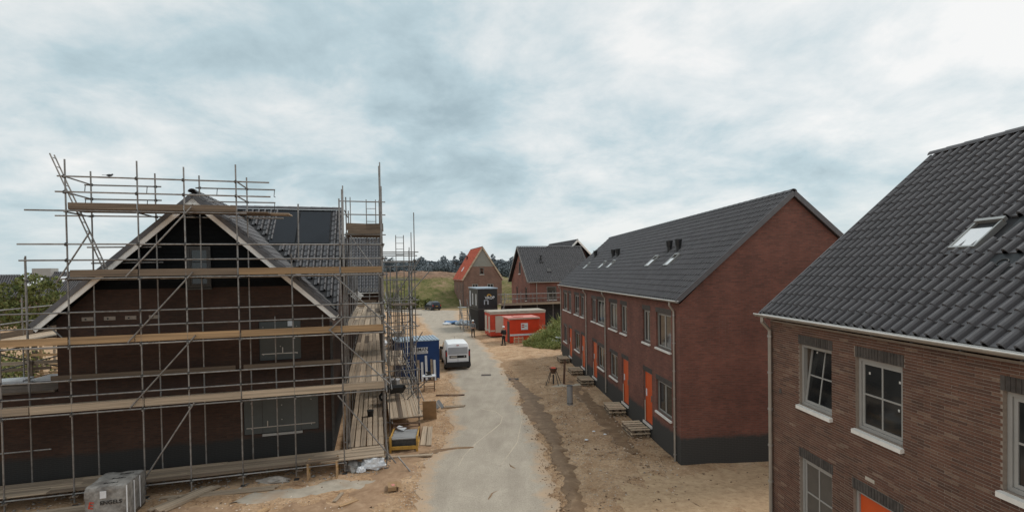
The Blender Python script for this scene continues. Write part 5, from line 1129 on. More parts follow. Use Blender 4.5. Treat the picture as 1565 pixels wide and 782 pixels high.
def carsec(y, w, z0, zb, zt, wt, rad=.08):
    """section at y: half width w at sill, belt height zb, roof height zt with half width wt"""
    return [(-w*.94, y, z0), (-w, y, z0+.12), (-w, y, zb-.1), (-w*.985, y, zb), (-wt-.02, y, zt-.12), (-wt+rad, y, zt-.015), (0, y, zt+.015), (wt-rad, y, zt-.015), (wt+.02, y, zt-.12), (w*.985, y, zb), (w, y, zb-.1), (w, y, z0+.12), (w*.94, y, z0)]
def van():
    t = thing('parked_van', 'white panel van seen from behind beside the blue container', 'van', (-3.9, 34.45, 0), .215)
    S = [carsec(0.06, .84, .30, 1.0, 1.70, .70), carsec(.0, .86, .42, 1.02, 1.62, .72), carsec(.10, .88, .28, 1.05, 1.82, .74), carsec(.5, .90, .25, 1.06, 1.86, .76), carsec(1.8, .90, .25, 1.06, 1.87, .76), carsec(2.6, .90, .25, 1.06, 1.83, .75), carsec(3.0, .89, .25, 1.05, 1.60, .70), carsec(3.45, .88, .25, 1.02, 1.14, .76), carsec(4.05, .84, .27, .90, .98, .74), carsec(4.35, .74, .34, .75, .80, .62)]
    S = [S[1]]+S[2:]; body = loft('body', S, 'white_metal', t)
    def part(n, mat, *bx, par=t):
        b = MB()
        for q in bx: b.box(*q)
        return b.obj(n, mat, par)
    part('rear_bumper', 'black_plastic', (-.88, .88, -.10, .08, .22, .56), (-.91, .91, .0, .25, .25, .42))
    d = part('rear_door', 'white_metal', (-.72, -.008, -.022, -.002, .60, 1.60), (.008, .72, -.022, -.002, .60, 1.60))
    part('door_seam', 'black_plastic', (-.006, .006, -.02, .01, .58, 1.6), par=d)
    part('blanked_window', 'steel_pale', (-.68, .68, -.027, -.0225, 1.10, 1.60), par=d)
    p = part('plate_recess', 'black_plastic', (-.60, .60, -.034, -.0305, .84, 1.03)); part('number_plate', 'cream_panel', (-.52, -.06, -.042, -.0345, .885, .995), par=p); part('badge', 'zinc', (.42, .5, -.042, -.0345, .9, .98), par=p)
    for s in (-1, 1):
        b = MB(); b.box(s*.82-.055, s*.82+.055, -.045, .10, .50, 1.42); l = b.obj('tail_light', 'black_plastic', t); MB().box(s*.80-.05, s*.80+.05, -.05, -.046, .98, 1.3).obj('lens', 'red_light', l)
        MB().box(s*.905-.012 if s > 0 else -.917, .917 if s > 0 else -.893, .9, 3.2, .42, .50).obj('side_strip', 'black_plastic', t)
        b = MB(); b.add([(s*.885, 2.25, 1.12), (s*.885, 3.25, 1.12), (s*.79, 2.85, 1.62), (s*.79, 2.25, 1.68)], [(0, 1, 2, 3)]); b.prism([(s*.885, 2.25, 1.12), (s*.885, 3.25, 1.12), (s*.795, 2.85, 1.6), (s*.785, 2.25, 1.66)], (s*.015, 0, 0)); b.obj('side_window', 'car_glass', t)
        for y in (.72, 3.45): wheel(t, s*.80, y)
        MB().box(s*.98-.08, s*.98+.08, 2.95, 3.1, 1.1, 1.28).obj('wing_mirror', 'black_plastic', t)
    part('high_brake_light', 'red_dark', (-.09, .09, -.005, .04, 1.715, 1.75)); MB().tube((0, 2.5, 1.85), (0, 2.2, 2.1), .008, 5).obj('aerial', 'black_plastic', t)
    b = MB(); b.add([(-.7, 3.02, 1.6), (.7, 3.02, 1.6), (.76, 3.42, 1.16), (-.76, 3.42, 1.16)], [(0, 1, 2, 3)]); b.prism([(-.7, 3.03, 1.6), (.7, 3.03, 1.6), (.76, 3.43, 1.17), (-.76, 3.43, 1.17)], (0, .01, .02)); b.obj('windscreen', 'car_glass', t)
van()
def suv():
    t = thing('parked_car', 'dark blue family car parked far off at the bend of the road', 'car', (-14.0, 90.6, -.02), .55)
    S = [carsec(-.0, .80, .34, .95, 1.20, .66), carsec(.14, .86, .26, 1.0, 1.50, .64), carsec(.6, .90, .24, 1.0, 1.64, .62), carsec(1.9, .90, .24, 1.0, 1.66, .62), carsec(2.5, .90, .24, 1.0, 1.56, .60), carsec(3.2, .89, .24, .98, 1.08, .74), carsec(4.1, .84, .26, .86, .92, .7), carsec(4.4, .72, .34, .7, .76, .6)]
    loft('body', S, 'car_paint', t)
    MB().prism([(-.60, .03, 1.08), (.60, .03, 1.08), (.52, .2, 1.5), (-.52, .2, 1.5)], (0, -.03, .01)).obj('rear_window', 'car_glass', t); MB().box(-.86, .86, -.07, .1, .3, .55).obj('rear_bumper', 'black_plastic', t)
    MB().box(-.25, .25, -.03, .02, .72, .83).obj('number_plate', 'yellow_paint', t)
    for s in (-1, 1):
        MB().box(s*.74-.08, s*.74+.08, -.05, .1, .78, 1.05).obj('tail_light', 'red_light', t)
        b = MB(); b.prism([(s*.885, .5, 1.06), (s*.885, 3.0, 1.06), (s*.67, 2.45, 1.5), (s*.67, .7, 1.54)], (s*.012, 0, .01)); b.obj('side_window', 'car_glass', t)
        for y in (.8, 3.5): wheel(t, s*.8, y, .33)
        MB().tube((s*.52, .6, 1.67), (s*.52, 2.3, 1.68), .02, 6).obj('roof_rail', 'zinc', t)
suv()

# people: one skinned body each, clothing and helmet as its parts
def skin_mesh(name, verts, edges, rad, mat, parent, sub=2):
    me = bpy.data.meshes.new(name); me.from_pydata(verts, edges, []); o = bpy.data.objects.new(name, me); COL.objects.link(o); o.parent = parent
    m = o.modifiers.new('skin', 'SKIN'); m.use_smooth_shade = True
    for i, r in enumerate(rad): o.data.skin_vertices[0].data[i].radius = r if isinstance(r, tuple) else (r, r)
    o.data.skin_vertices[0].data[0].use_root = True
    s = o.modifiers.new('sub', 'SUBSURF'); s.levels = sub; s.render_levels = sub; me.materials.append(MATS[mat]); return o
def person(loc, rz, label, top, legs, helmet, pose, scale=1.0):
    t = thing('person', label, 'person', loc, rz, None); t.scale = (scale,)*3
    # joints: pelvis, chest, neck, head; pose gives arm and leg joints
    V = [(0, 0, .95), (0, 0, 1.12), (0, 0, 1.36), (0, -.01, 1.47), (0, -.02, 1.60), (0, -.03, 1.70)]
    E_ = [(0, 1), (1, 2), (2, 3), (3, 4), (4, 5)]; Rr = [(.14, .10), (.13, .095), (.15, .10), .055, (.075, .09), (.06, .07)]
    for s, (el, ha, kn, ft) in zip((-1, 1), pose):
        i = len(V); V += [(s*.18, 0, 1.40), el, ha, (ha[0], ha[1]-.03, ha[2]-.09)]; E_ += [(2, i), (i, i+1), (i+1, i+2), (i+2, i+3)]; Rr += [.06, .045, .034, (.04, .02)]
        j = len(V); V += [(s*.09, 0, .88), kn, ft, (ft[0], ft[1]-.14, .04)]; E_ += [(0, j), (j, j+1), (j+1, j+2), (j+2, j+3)]; Rr += [.085, .06, .045, (.045, .035)]
    skin_mesh('body', V, E_, Rr, 'skin', t)
    J = [(0, 0, .93), (0, 0, 1.12), (0, 0, 1.36), (0, -.005, 1.44)]; JE = [(0, 1), (1, 2), (2, 3)]; JR = [(.17, .125), (.155, .12), (.175, .125), .075]
    for s, (el, ha, kn, ft) in zip((-1, 1), pose):
        i = len(J); J += [(s*.19, 0, 1.40), el, tuple(Vector(el).lerp(Vector(ha), .9))]; JE += [(2, i), (i, i+1), (i+1, i+2)]; JR += [.078, .062, .05]
    skin_mesh('jacket', J, JE, JR, top, t)
    J = [(0, 0, .98), (0, 0, .92)]; JE = [(0, 1)]; JR = [(.155, .115), (.155, .12)]
    for s, (el, ha, kn, ft) in zip((-1, 1), pose):
        i = len(J); J += [(s*.095, 0, .84), kn, (ft[0], ft[1], .10)]; JE += [(1, i), (i, i+1), (i+1, i+2)]; JR += [.10, .075, .06]
        MB().box(ft[0]-.055, ft[0]+.055, ft[1]-.2, ft[1]+.08, -.01, .09).obj('boot', 'black_plastic', t)
    skin_mesh('trousers', J, JE, JR, legs, t)
    bm = bmesh.new(); bmesh.ops.create_uvsphere(bm, u_segments=16, v_segments=10, radius=.125)
    for v in bm.verts:
        v.co.y *= 1.15
        if v.co.z < 0: v.co.z *= .15; v.co.x *= 1.08; v.co.y *= 1.12
    bmesh.ops.translate(bm, verts=bm.verts, vec=(0, -.03, 1.70)); me = bpy.data.meshes.new('helmet'); bm.to_mesh(me); bm.free(); link('helmet', me, helmet, t)
    return t
person((-4.25, 52.2, 0), .3, 'person in a grey jacket and white helmet standing by the black cabin', 'cloth_grey', 'cloth_black', 'insulation', [((-.27, .02, 1.16), (-.2, -.16, 1.02), (-.12, -.03, .49), (-.14, 0, .08)), ((.27, .02, 1.16), (.2, -.16, 1.0), (.11, -.06, .49), (.13, -.02, .08))])
person((-.86, 45.75, 0), -2.6, 'person in black clothes and white helmet at the small red cabin', 'cloth_black', 'cloth_black', 'insulation', [((-.25, .0, 1.14), (-.24, -.06, .9), (-.10, -.06, .49), (-.12, .05, .08)), ((.25, .0, 1.14), (.18, -.22, 1.05), (.11, -.02, .49), (.14, -.05, .08))])

# red cabins, black cabin stack
def cabin_big():
    t = thing('site_cabin', 'long red and cream site cabin with flat beige roof', 'cabin', (-2.35, 51.3, 0), -YL)
    W_, D, h = 6.1, 2.6, 2.55; MB().box(0, W_, 0, D, .15, h).obj('body', 'red_dark', t); MB().box(-.06, W_+.06, -.06, D+.06, h, h+.17).obj('roof', 'container_roof', t)
    MB().box(-.03, W_+.03, -.035, -.002, h-.14, h-.01).obj('fascia', 'cream_panel', t); MB().box(.55, 1.9, -.03, -.002, .5, 2.25).obj('panel', 'cream_panel', t); MB().box(2.0, 3.0, -.03, -.002, .2, 2.15).obj('door', 'grey_door', t)
    MB().box(.02, .5, -.028, -.001, .62, .78).obj('band', 'cream_panel', t)
    for y0, y1 in ((.15, .75), (1.5, 2.4)): MB().box(-.03, -.002, y0, y1, .5, 2.2).obj('panel', 'cream_panel', t)
    MB().box(-.028, -.001, .02, D-.02, .62, .78).obj('band', 'cream_panel', t); MB().box(3.1, 3.7, -.028, -.001, 1.6, 2.2).obj('panel', 'orange_door', t)
    for x in (.1, W_-.3): MB().box(x, x+.2, .1, .3, 0, .15).obj('foot', 'black_plastic', t)
cabin_big()
def cabin_small():
    t = thing('site_cabin', 'small bright red site cabin with pink roof and white square sign', 'cabin', (-.28, 46.7, 0), -YL)
    W_, D, h = 2.95, 2.4, 2.4; MB().box(0, W_, 0, D, .06, h-.1).obj('body', 'red_steel', t); MB().box(-.2, W_+.05, -.12, D+.05, h+.0, h+.06).obj('roof', 'pink_roof', t); MB().box(-.2, W_+.05, -.14, -.1, h-.09, h-.002).obj('fascia', 'cream_panel', t)
    MB().box(.6, 1.5, .5, 1.5, h+.062, h+.14).obj('roof_hatch', 'pink_roof', t); MB().box(0, W_, -.03, -.002, .72, .90).obj('band', 'plastic_white', t); MB().box(-.02, -.002, .1, .9, .1, 2.1).obj('door', 'black_plastic', t)
    s = MB().box(1.12, 1.80, -.04, -.003, 1.28, 1.92).obj('sign', 'plastic_white', t)
    MB().box(1.18, 1.44, -.048, -.0405, 1.68, 1.80).box(1.18, 1.44, -.048, -.0405, 1.48, 1.60).obj('emblem', 'red_dark', s); MB().box(1.5, 1.7, -.048, -.0405, 1.60, 1.68).obj('emblem', 'grey_door', s)
cabin_small()
t = thing('pallet', 'wooden pallet leaning upright against the front of the small red cabin', 'pallet', (.55, 46.35, 0), -YL)
for k in range(4): board('slat', t, (0, 0, .1+.16*k), (.95, .03, .07), 'pallet_wood', (.12, 0, 0))
for x in (-.42, 0, .42): board('bearer', t, (x, .05, .34), (.09, .08, .66), 'pallet_wood', (.12, 0, 0))
def cabin_black():
    t = thing('site_cabin', 'two storey black cabin stack with white and orange logo', 'cabin', (-4.05, 57.7, 0), -YL)
    W_, D = 2.35, 5.6; b = MB(); b.box(0, W_, 0, D, .1, 2.5); b.box(0, W_, 0, D, 2.56, 4.9); b.obj('body', 'black_steel', t); MB().box(-.08, W_+.06, -.06, D+.06, 4.9, 5.02).obj('roof', 'blue_roof', t)
    for y in (.9, 2.9): MB().box(-.03, -.002, y, y+.32, 2.9, 4.3).obj('window', 'insulation', t)
    MB().box(-.03, -.002, 4.3, 5.1, 2.65, 4.6).obj('door', 'grey_door', t)
    b = MB()
    for k in range(22): y = .15+k*.25; b.box(-.022, .0, y, y+.1, .25, 2.35)
    b.obj('corrugation', 'black_steel', t)['kind'] = 'stuff'
    MB().box(-.02, W_+.02, -.03, .0, 2.46, 2.60).obj('joint_frame', 'steel_dark', t)
    # logo: orange dome over white lettering
    b = MB(); n = 10
    for i in range(n):
        a0, a1 = math.pi*i/n, math.pi*(i+1)/n; b.prism([(1.35+math.cos(a0)*.30, -.01, 4.0+math.sin(a0)*.3), (1.35+math.cos(a1)*.30, -.01, 4.0+math.sin(a1)*.3), (1.35+math.cos(a1)*.17, -.01, 4.0+math.sin(a1)*.17), (1.35+math.cos(a0)*.17, -.01, 4.0+math.sin(a0)*.17)], (0, -.02, 0))
    b.obj('logo', 'yellow_paint', t); text('lettering', 'VROP', .46, 'insulation', t, facing((1.42, -.02, 3.84), (1, 0, 0), (0, 0, 1)), .01)
    MB().box(.72, .84, -.02, -.002, 3.05, 3.55).box(1.12, 1.28, -.02, -.002, 3.05, 3.55).box(.72, 1.2, -.02, -.002, 3.5, 3.6).obj('mark', 'grey_door', t)
cabin_black()
def steel_stair():
    t = thing('steel_stair', 'pale steel stair with handrails leading up to the black cabin', 'stair', (-5.55, 58.2, 0), -YL)
    n = 9; p0, p1 = Vector((0, -1.0, 0)), Vector((0, 1.6, 2.6))
    for s in (-.45, .45):
        pole('stringer', t, p0+Vector((s, 0, 0)), p1+Vector((s, 0, 0)), r=1.8); pole('handrail', t, p0+Vector((s, 0, 1)), p1+Vector((s, 0, 1)), r=1.6)
        for k in (0, .5, 1): q = p0.lerp(p1, k); pole('rail_post', t, q+Vector((s, 0, 0)), q+Vector((s, 0, 1)), r=1.4)
        pole('post', t, (s, 1.6, 0), (s, 1.6, 2.6), r=2)
    for k in range(n): q = p0.lerp(p1, (k+1)/n); board('step', t, (0, q.y, q.z), (.88, .26, .03), 'zinc')
    board('landing', t, (0, 2.3, 2.6), (1.0, 1.4, .05), 'zinc')
steel_stair()
for i, (x, y, s, l) in enumerate(((-8.2, 66, (1.1, .9, .28), 'bright blue plastic sheet heap left of the steel stair'), (-6.6, 64.5, (1.0, .8, .5), 'darker blue covered heap right behind the stair foot'))): crumple('plastic_sheet', l, (x, y, .15), s, 'plastic_blue' if i == 0 else 'blue_roof', 20+i, 'sheet')
crumple('plastic_sheet', 'white plastic sheet end at the edge of the blue heap', (-8.7, 65.2, .1), (.6, .5, .2), 'plastic_white', 27, 'sheet')

# ------------------------------------------------------------------ far houses
def roof_courses(parent, O, u, v, L, n, ex, mat, wav=.3):
    """far roof: stepped courses with rolls, one mesh"""
    lay_tiles(parent, O, u, v, int(L/wav), n, mat=mat, wd=wav, exp=ex, nobj=0)
def red_roof_house():
    h = thing('brick_house', 'brown brick gable house with bright red tiled roof at the road bend', 'house', (-9.76, 98.4, 0), -YL)
    W_, D, ze, s = 7.95, 12.0, 5.75, 1.58; cx = W_/2; za = ze+s*cx
    pt = lambda a, z, d: (a, d, z); wn = [(1.75, 3.0, 2.9, 4.6), (4.9, 6.2, 2.9, 4.6), (3.35, 4.25, 6.5, 7.9), (1.6, 2.9, .3, 2.3)]
    wall('wall', pt, 0, W_, -.2, 5.4, [q for q in wn if q[3] < 5.4], 'brick_far', h, extra=[[(0, 5.4), (W_, 5.4), (W_, 5.5), (W_-(8.1-5.5)/s, 8.1), ((8.1-5.5)/s, 8.1), (0, 5.5)]])
    MB().prism([((8.1-5.5)/s, -.03, 8.1), (W_-(8.1-5.5)/s, -.03, 8.1), (cx, -.03, 5.5+s*cx)], (0, .05, 0)).obj('gable_panel', 'plaster_grey', h)
    b = MB(); b.add([(0, 0, -.2), (0, D, -.2), (0, D, ze-.2), (0, 0, ze-.2)], [(0, 1, 2, 3)]); b.add([(W_, 0, -.2), (W_, D, -.2), (W_, D, ze-.2), (W_, 0, ze-.2)], [(0, 1, 2, 3)]); b.add([(0, D, -.2), (W_, D, -.2), (W_, D, ze), (cx, D, za-.2), (0, D, ze)], [(0, 1, 2, 3, 4)]); b.obj('side_wall', 'brick_far', h, fix=False)
    for q in wn: window(h, (pt if q[3] < 5.4 else (lambda a, z, d: (a, d-.1, z))), *q, mull=0 if q[1]-q[0] < 1 else 1, frame_mat='frame_grey' if q[3] < 6 else 'frame_brown', fw=.08, sw=.06)
    pl = lambda a, z, d: (d-.09, a, z)
    for q in ((.9, 1.9, .2, 2.4), (3, 3.9, 2.9, 4.6), (.9, 1.8, 2.9, 4.6), (4.6, 5.6, .2, 2.4), (7, 8, 2.9, 4.6)): window(h, pl, *q, mull=0, frame_mat='frame_brown', sill=False)
    rf = roof_slab(h, [[(-.25, -.2, ze-.3), (cx, -.2, za), (cx, D+.2, za), (-.25, D+.2, ze-.3)], [(W_+.25, -.2, ze-.3), (cx, -.2, za), (cx, D+.2, za), (W_+.25, D+.2, ze-.3)]], 'red_tile', th=.2)
    k = math.hypot(1, s); roof_courses(rf, (-.25, D+.15, ze-.28), (0, -1, 0), (1/k, 0, s/k), 12.3, 22, .355, 'red_tile'); ridge(rf, (cx, -.2, za+.05), (cx, D+.2, za+.05), 'roof_tile', .16)
    b = MB(); b.beam((-.3, -.24, ze-.42), (cx, -.24, za-.05), .06, .3); b.beam((W_+.3, -.24, ze-.42), (cx, -.24, za-.05), .06, .3); b.obj('bargeboard', 'barge_white' if False else 'plank_grey', h)
    def q3(x, y): return (x, y, ze-.3+s*(x+.25)*za/(za)*1.0)
    g = MB(); z1 = ze+s*.9; g.prism([(.78, 5.6, z1-.02), (.78, 6.5, z1-.02), (1.3, 6.5, z1+s*.52), (1.3, 5.6, z1+s*.52)], (-.1, 0, .08)); g.obj('skylight', 'insulation', rf)
    x, y = 2.4, 8.5; z = ze+s*x-.1; MB().tube((x, y, z), (x, y, z+1.0), .16, 10).obj('vent_pipe', 'black_plastic', rf)
    gutter(h, ((-.33, -.2, ze-.32), (-.33, D+.2, ze-.32))); b = MB(); b.tube((-.1, -.08, 0), (-.1, -.08, ze-.3), .05); b.obj('downpipe', 'steel_dark', h)
red_roof_house()
def dark_house():
    Wd = Vector((1.949, 59.976, 0)); h = thing('brick_house', 'red brick house with wide dark roof behind the site cabins', 'house', Wd, -YL)
    ze, s, yr, L, D = 5.6, 1.0, 4.5, 9.5, 9.0; zr = ze+s*yr
    pt = lambda a, z, d: (a, .35+d, z); wn = [(2.55, 3.85, 3.3, 5.0), (6.9, 8.3, 3.3, 5.0)]
    wall('wall', pt, .35, L, -.2, ze-.02, wn, 'brick_far_red', h)
    pg = lambda a, z, d: (.35+d, a, z); gw = [(1.6, 2.35, 3.2, 4.9), (5.7, 6.4, 3.2, 4.9), (4.1, 4.9, 6.6, 8.2)]
    wall('gable_wall', pg, .35, D-.35, -.2, ze-.02, [q for q in gw if q[3] < 5.5], 'brick_far_red', h, extra=[[(.35, ze-.02), (D-.35, ze-.02), (yr, zr-.45)]])
    b = MB(); b.add([(L, .35, -.2), (L, D, -.2), (L, D, ze), (L, yr, zr-.4), (L, .35, ze)], [(0, 1, 2, 3, 4)]); b.add([(.35, D-.35, -.2), (L, D-.35, -.2), (L, D-.35, ze), (.35, D-.35, ze)], [(0, 1, 2, 3)]); b.obj('side_wall', 'brick_far_red', h, fix=False)
    for q in wn: window(h, pt, *q, mull=0, frame_mat='frame_brown', fw=.07)
    for q in gw: window(h, pg if q[3] < 5.5 else (lambda a, z, d: (.25+d, a, z)), *q, mull=0, frame_mat='frame_brown', fw=.07)
    rf = roof_slab(h, [[(0, 0, ze), (L-.4, 0, ze), (L-.4, yr, zr), (0, yr, zr)], [(0, D, ze), (L-.4, D, ze), (L-.4, yr, zr), (0, yr, zr)]])
    k = math.hypot(1, s); roof_courses(rf, (0, 0, ze+.02), (1, 0, 0), (0, 1/k, s/k), L-.4, 18, .352, 'roof_tile'); ridge(rf, (0, yr, zr+.04), (L-.4, yr, zr+.04), 'roof_tile', .14)
    b = MB(); b.beam((-.05, 0, ze-.05), (-.05, yr, zr-.02), .06, .22); b.beam((-.05, D, ze-.05), (-.05, yr, zr-.02), .06, .22); b.obj('bargeboard', 'frame_brown', h)
    gutter(h, ((L-.4, -.07, ze-.04), (-.05, -.07, ze-.04)), r=.08); MB().tube((1.2, .28, 0), (1.2, .28, ze-.1), .05).obj('downpipe', 'zinc_pipe', h)
    for x, y in ((2.6, 2.6),): z = ze+s*y; v = MB().tube((x, y, z), (x, y, z+.75), .12, 10).box(x-.3, x+.3, y-.35, y-.2, z-.35, z-.12).obj('vent_pipe', 'black_plastic', rf)
    b = MB(); b.prism([(2.9, 1.1, ze+1.2), (3.5, 1.1, ze+1.2), (3.5, 1.5, ze+1.6), (2.9, 1.5, ze+1.6)], (0, -.05, .06)); b.obj('roof_vent', 'black_plastic', rf)
    # taller wing behind, gable to the camera
    g = thing('brick_house', 'taller dark roofed house rising behind the right end of the wide roof', 'house', FRD(8.9, 5.2), -YL)
    zt = 11.1; hw = 4.6; e2 = zt-hw*1.0; b = MB(); b.box(-hw+.3, hw-.3, .3, 11, -.2, e2); b.obj('wall', 'brick_far_red', g); b = MB(); b.prism([(-hw+.4, .25, e2), (hw-.4, .25, e2), (0, .25, zt-.4)], (0, .2, 0)); b.obj('gable_wall', 'black_cladding', g)
    rf = roof_slab(g, [[(-hw, 0, e2), (0, 0, zt), (0, 11.3, zt), (-hw, 11.3, e2)], [(hw, 0, e2), (0, 0, zt), (0, 11.3, zt), (hw, 11.3, e2)]])
    roof_courses(rf, (-hw, 11.3, e2+.02), (0, -1, 0), (1/k, 0, s/k), 11.3, 18, .36, 'roof_tile'); ridge(rf, (0, 0, zt+.04), (0, 11.3, zt+.04), 'roof_tile', .14)
    b = MB(); b.beam((-hw, -.04, e2-.05), (0, -.04, zt-.05), .05, .22); b.beam((hw, -.04, e2-.05), (0, -.04, zt-.05), .05, .22); b.obj('bargeboard', 'barge_white', g)
    x, y = -1.6, 1.9; z = zt-1.6; MB().tube((x, y, z), (x, y, z+.8), .12, 10).obj('vent_pipe', 'black_plastic', rf)
def FRD(x, y): return frame(Vector((1.949, 59.976, 0)), YL) @ Vector((x, y, 0))
dark_house()
def dark_house_scaffold():
    t = thing('scaffold', 'low scaffold platform with guard rails and a black sheet painting the shade below, before the wide roof house', 'scaffold', Vector((1.949, 59.976, 0)), -YL); y0, y1 = -2.2, -.6
    for x in (-3.6, -1.6, .4, 2.4, 4.4, 6.4, 8.4):
        pole('standard', t, (x, y0, 0), (x, y0, 4.5), r=1.4); pole('standard', t, (x, y1, 0), (x, y1, 4.3), r=1.4)
    for z in (3.72, 4.25): pole('ledger', t, (-4, y0, z), (9, y0, z), r=1.5)
    for x in [(-3.6+.5*k) for k in range(25)]: pole('rail_post', t, (x, y0, 3.25), (x, y0, 4.25), r=.7)
    pole('ledger', t, (-4, y1, 4.2), (9, y1, 4.2), r=1.3)
    deck(t, -4, 9, y0, y1, 3.05, n=4, seed=41, mat='plank_grey'); board('toe_board', t, (2.5, y0-.03, 3.1), (13, .05, .26), 'plank_grey')
    MB().box(-3.6, 9, y1-.1, y1-.06, .1, 2.95).obj('shade_panel', 'deck_shade', t)  # dark sheet added to paint the shade under the platform
    for a in ((-3.6, 3.0, -5.0, 1.0), (-3.3, 4.2, -3.9, 2.4)): pole('brace', t, (a[0], y0-.1, a[1]), (a[2], y0-.3, a[3]), r=1.6)
dark_house_scaffold()
t = thing('metal_barrier', 'grey tubular barrier frame in the weeds right of the small red cabin', 'barrier', (4.6, 50.5, 0), -.2)
for z in (.3, .75, 1.2): pole('rail', t, (-1.5, 0, z), (1.6, 0, z+.15), r=1.5)
for x in (-1.5, -.4, .6, 1.6): pole('post', t, (x, 0, 0), (x, 0, 1.35), r=1.5)
def left_far_houses():
    for i, (x, y, rz, W_, zr, l, mat) in enumerate(((-66.5, 74, .15, 16, 7.95, 'long low house with slate coloured roof and skylights at the far left', 'roof_tile'), (-80, 72, .5, 9, 7.6, 'house with a grey roof slope at the left edge behind the tree', 'roof_tile'), (-52, 71.5, .15, 6.0, 7.9, 'brick house top with flat parapet just behind the white bargeboard', 'roof_tile'))):
        h = thing('brick_house', l, 'house', (x, y, 0), rz); ze = zr-3.6
        b = MB(); b.box(-W_/2, W_/2, .3, 8, -.2, ze+.1); b.prism([(-W_/2, .3, ze+.1), (-W_/2, 8, ze+.1), (-W_/2, 4, zr-.15)], (W_, 0, 0)); b.obj('wall', 'brick_far', h)
        if i == 2:
            MB().box(-W_/2, W_/2, 1.5, 5, ze, zr+.1).obj('parapet', 'plank_grey', h); continue
        rf = roof_slab(h, [[(-W_/2-.2, 0, ze), (W_/2+.2, 0, ze), (W_/2+.2, 4, zr), (-W_/2-.2, 4, zr)], [(-W_/2-.2, 8.2, ze), (W_/2+.2, 8.2, ze), (W_/2+.2, 4, zr), (-W_/2-.2, 4, zr)]])
        k = math.hypot(1, .9); roof_courses(rf, (-W_/2-.2, 0, ze+.03), (1, 0, 0), (0, 1/k, .9/k), W_+.4, 15, .358, 'roof_tile'); ridge(rf, (-W_/2, 4, zr+.04), (W_/2, 4, zr+.04), 'roof_tile', .14)
        for (sx, sy) in ([(-3.0, 2.7), (-6.2, 2.5), (-6.9, 1.9), (1.1, 1.8)] if i == 0 else [(1.5, 2.2)]):
            z = ze+.9*sy; b = MB(); b.prism([(sx-.4, sy-.45, z-.36), (sx+.4, sy-.45, z-.36), (sx+.4, sy+.4, z+.41), (sx-.4, sy+.4, z+.41)], (0, -.05, .1)); b.obj('skylight', 'insulation', rf)
        if i == 0: MB().box(-7.6, -5.0, 3.2, 4.8, zr-.8, zr+.65).obj('dormer', 'frame_grey', h); 
left_far_houses()

# ------------------------------------------------------------------ vegetation
def leafcloud(pts, size, rnd, flat=.5):
    b = MB()
    for p in pts:
        s = size*rnd.uniform(.6, 1.3); d = Vector((rnd.gauss(0, 1), rnd.gauss(0, 1), rnd.gauss(0, 1)*flat+.3)).normalized(); u = d.orthogonal().normalized(); a = rnd.uniform(0, 6.28); u = Matrix.Rotation(a, 3, d) @ u; v = d.cross(u); p = Vector(p)
        b.add([p-u*s*.5, p+v*s*.32, p+u*s*.55, p-v*s*.3], [(0, 1, 2, 3)])
    return b
def crown_points(n, rnd, lobes):
    out = []
    tot = sum(l[3]**2 for l in lobes)
    for (x, y, z, r, rz) in [(*l[:4], l[4]) for l in lobes]:
        for _ in range(int(n*r*r/tot)):
            while True:
                p = Vector((rnd.uniform(-1, 1), rnd.uniform(-1, 1), rnd.uniform(-1, 1)))
                if .25 < p.length < 1: break
            p = p.normalized()*(p.length**.45)*(1+.25*noise.noise(p*2.5+Vector((x, y, z))))
            out.append((x+p.x*r, y+p.y*r, z+p.z*rz))
    return out
def tree_meshes(kind, seed):
    rnd = random.Random(seed)
    if kind == 'tall':
        H_ = 13; lobes = []
        for k in range(7):
            z = 3.5+k*1.45; r = (2.1-.22*k)*rnd.uniform(.8, 1.15); lobes.append((rnd.uniform(-.5, .5), rnd.uniform(-.5, .5), z, r, 1.3))
        b = leafcloud(crown_points(1500, rnd, lobes), .75, rnd); tr = MB().tube((0, 0, -.2), (0, 0, 6), .28, 7, .18).tube((0, 0, 6), (.1, 0, 12), .18, 6, .04)
    elif kind == 'round':
        lobes = [(rnd.uniform(-2.2, 2.2), rnd.uniform(-1.5, 1.5), rnd.uniform(5.5, 10.5), rnd.uniform(1.3, 2.2), rnd.uniform(1.2, 1.8)) for _ in range(9)]
        b = leafcloud(crown_points(2000, rnd, lobes), .75, rnd); tr = MB().tube((0, 0, -.2), (0, 0, 4), .32, 7, .25)
        for l in lobes[:6]: tr.tube((0, 0, 3.5), (l[0]*.8, l[1]*.8, l[2]), .14, 5, .04)
    else:
        lobes = [(rnd.uniform(-1.5, 1.5), rnd.uniform(-1.2, 1.2), rnd.uniform(4, 9.5), rnd.uniform(.9, 1.6), rnd.uniform(1.2, 2)) for _ in range(8)]
        b = leafcloud(crown_points(700, rnd, lobes), .55, rnd); tr = MB().tube((0, 0, -.2), (0, 0, 5), .22, 7, .15)
        for l in lobes: tr.tube((0, 0, 3), (l[0], l[1], l[2]+.8), .1, 5, .02)
    return b.mesh('crown', fix=False), tr.mesh('trunk', fix=False)
TM = [tree_meshes('tall', 1), tree_meshes('tall', 2), tree_meshes('round', 3), tree_meshes('round', 4), tree_meshes('bare', 5), tree_meshes('tall', 6)]
rt = random.Random(12)
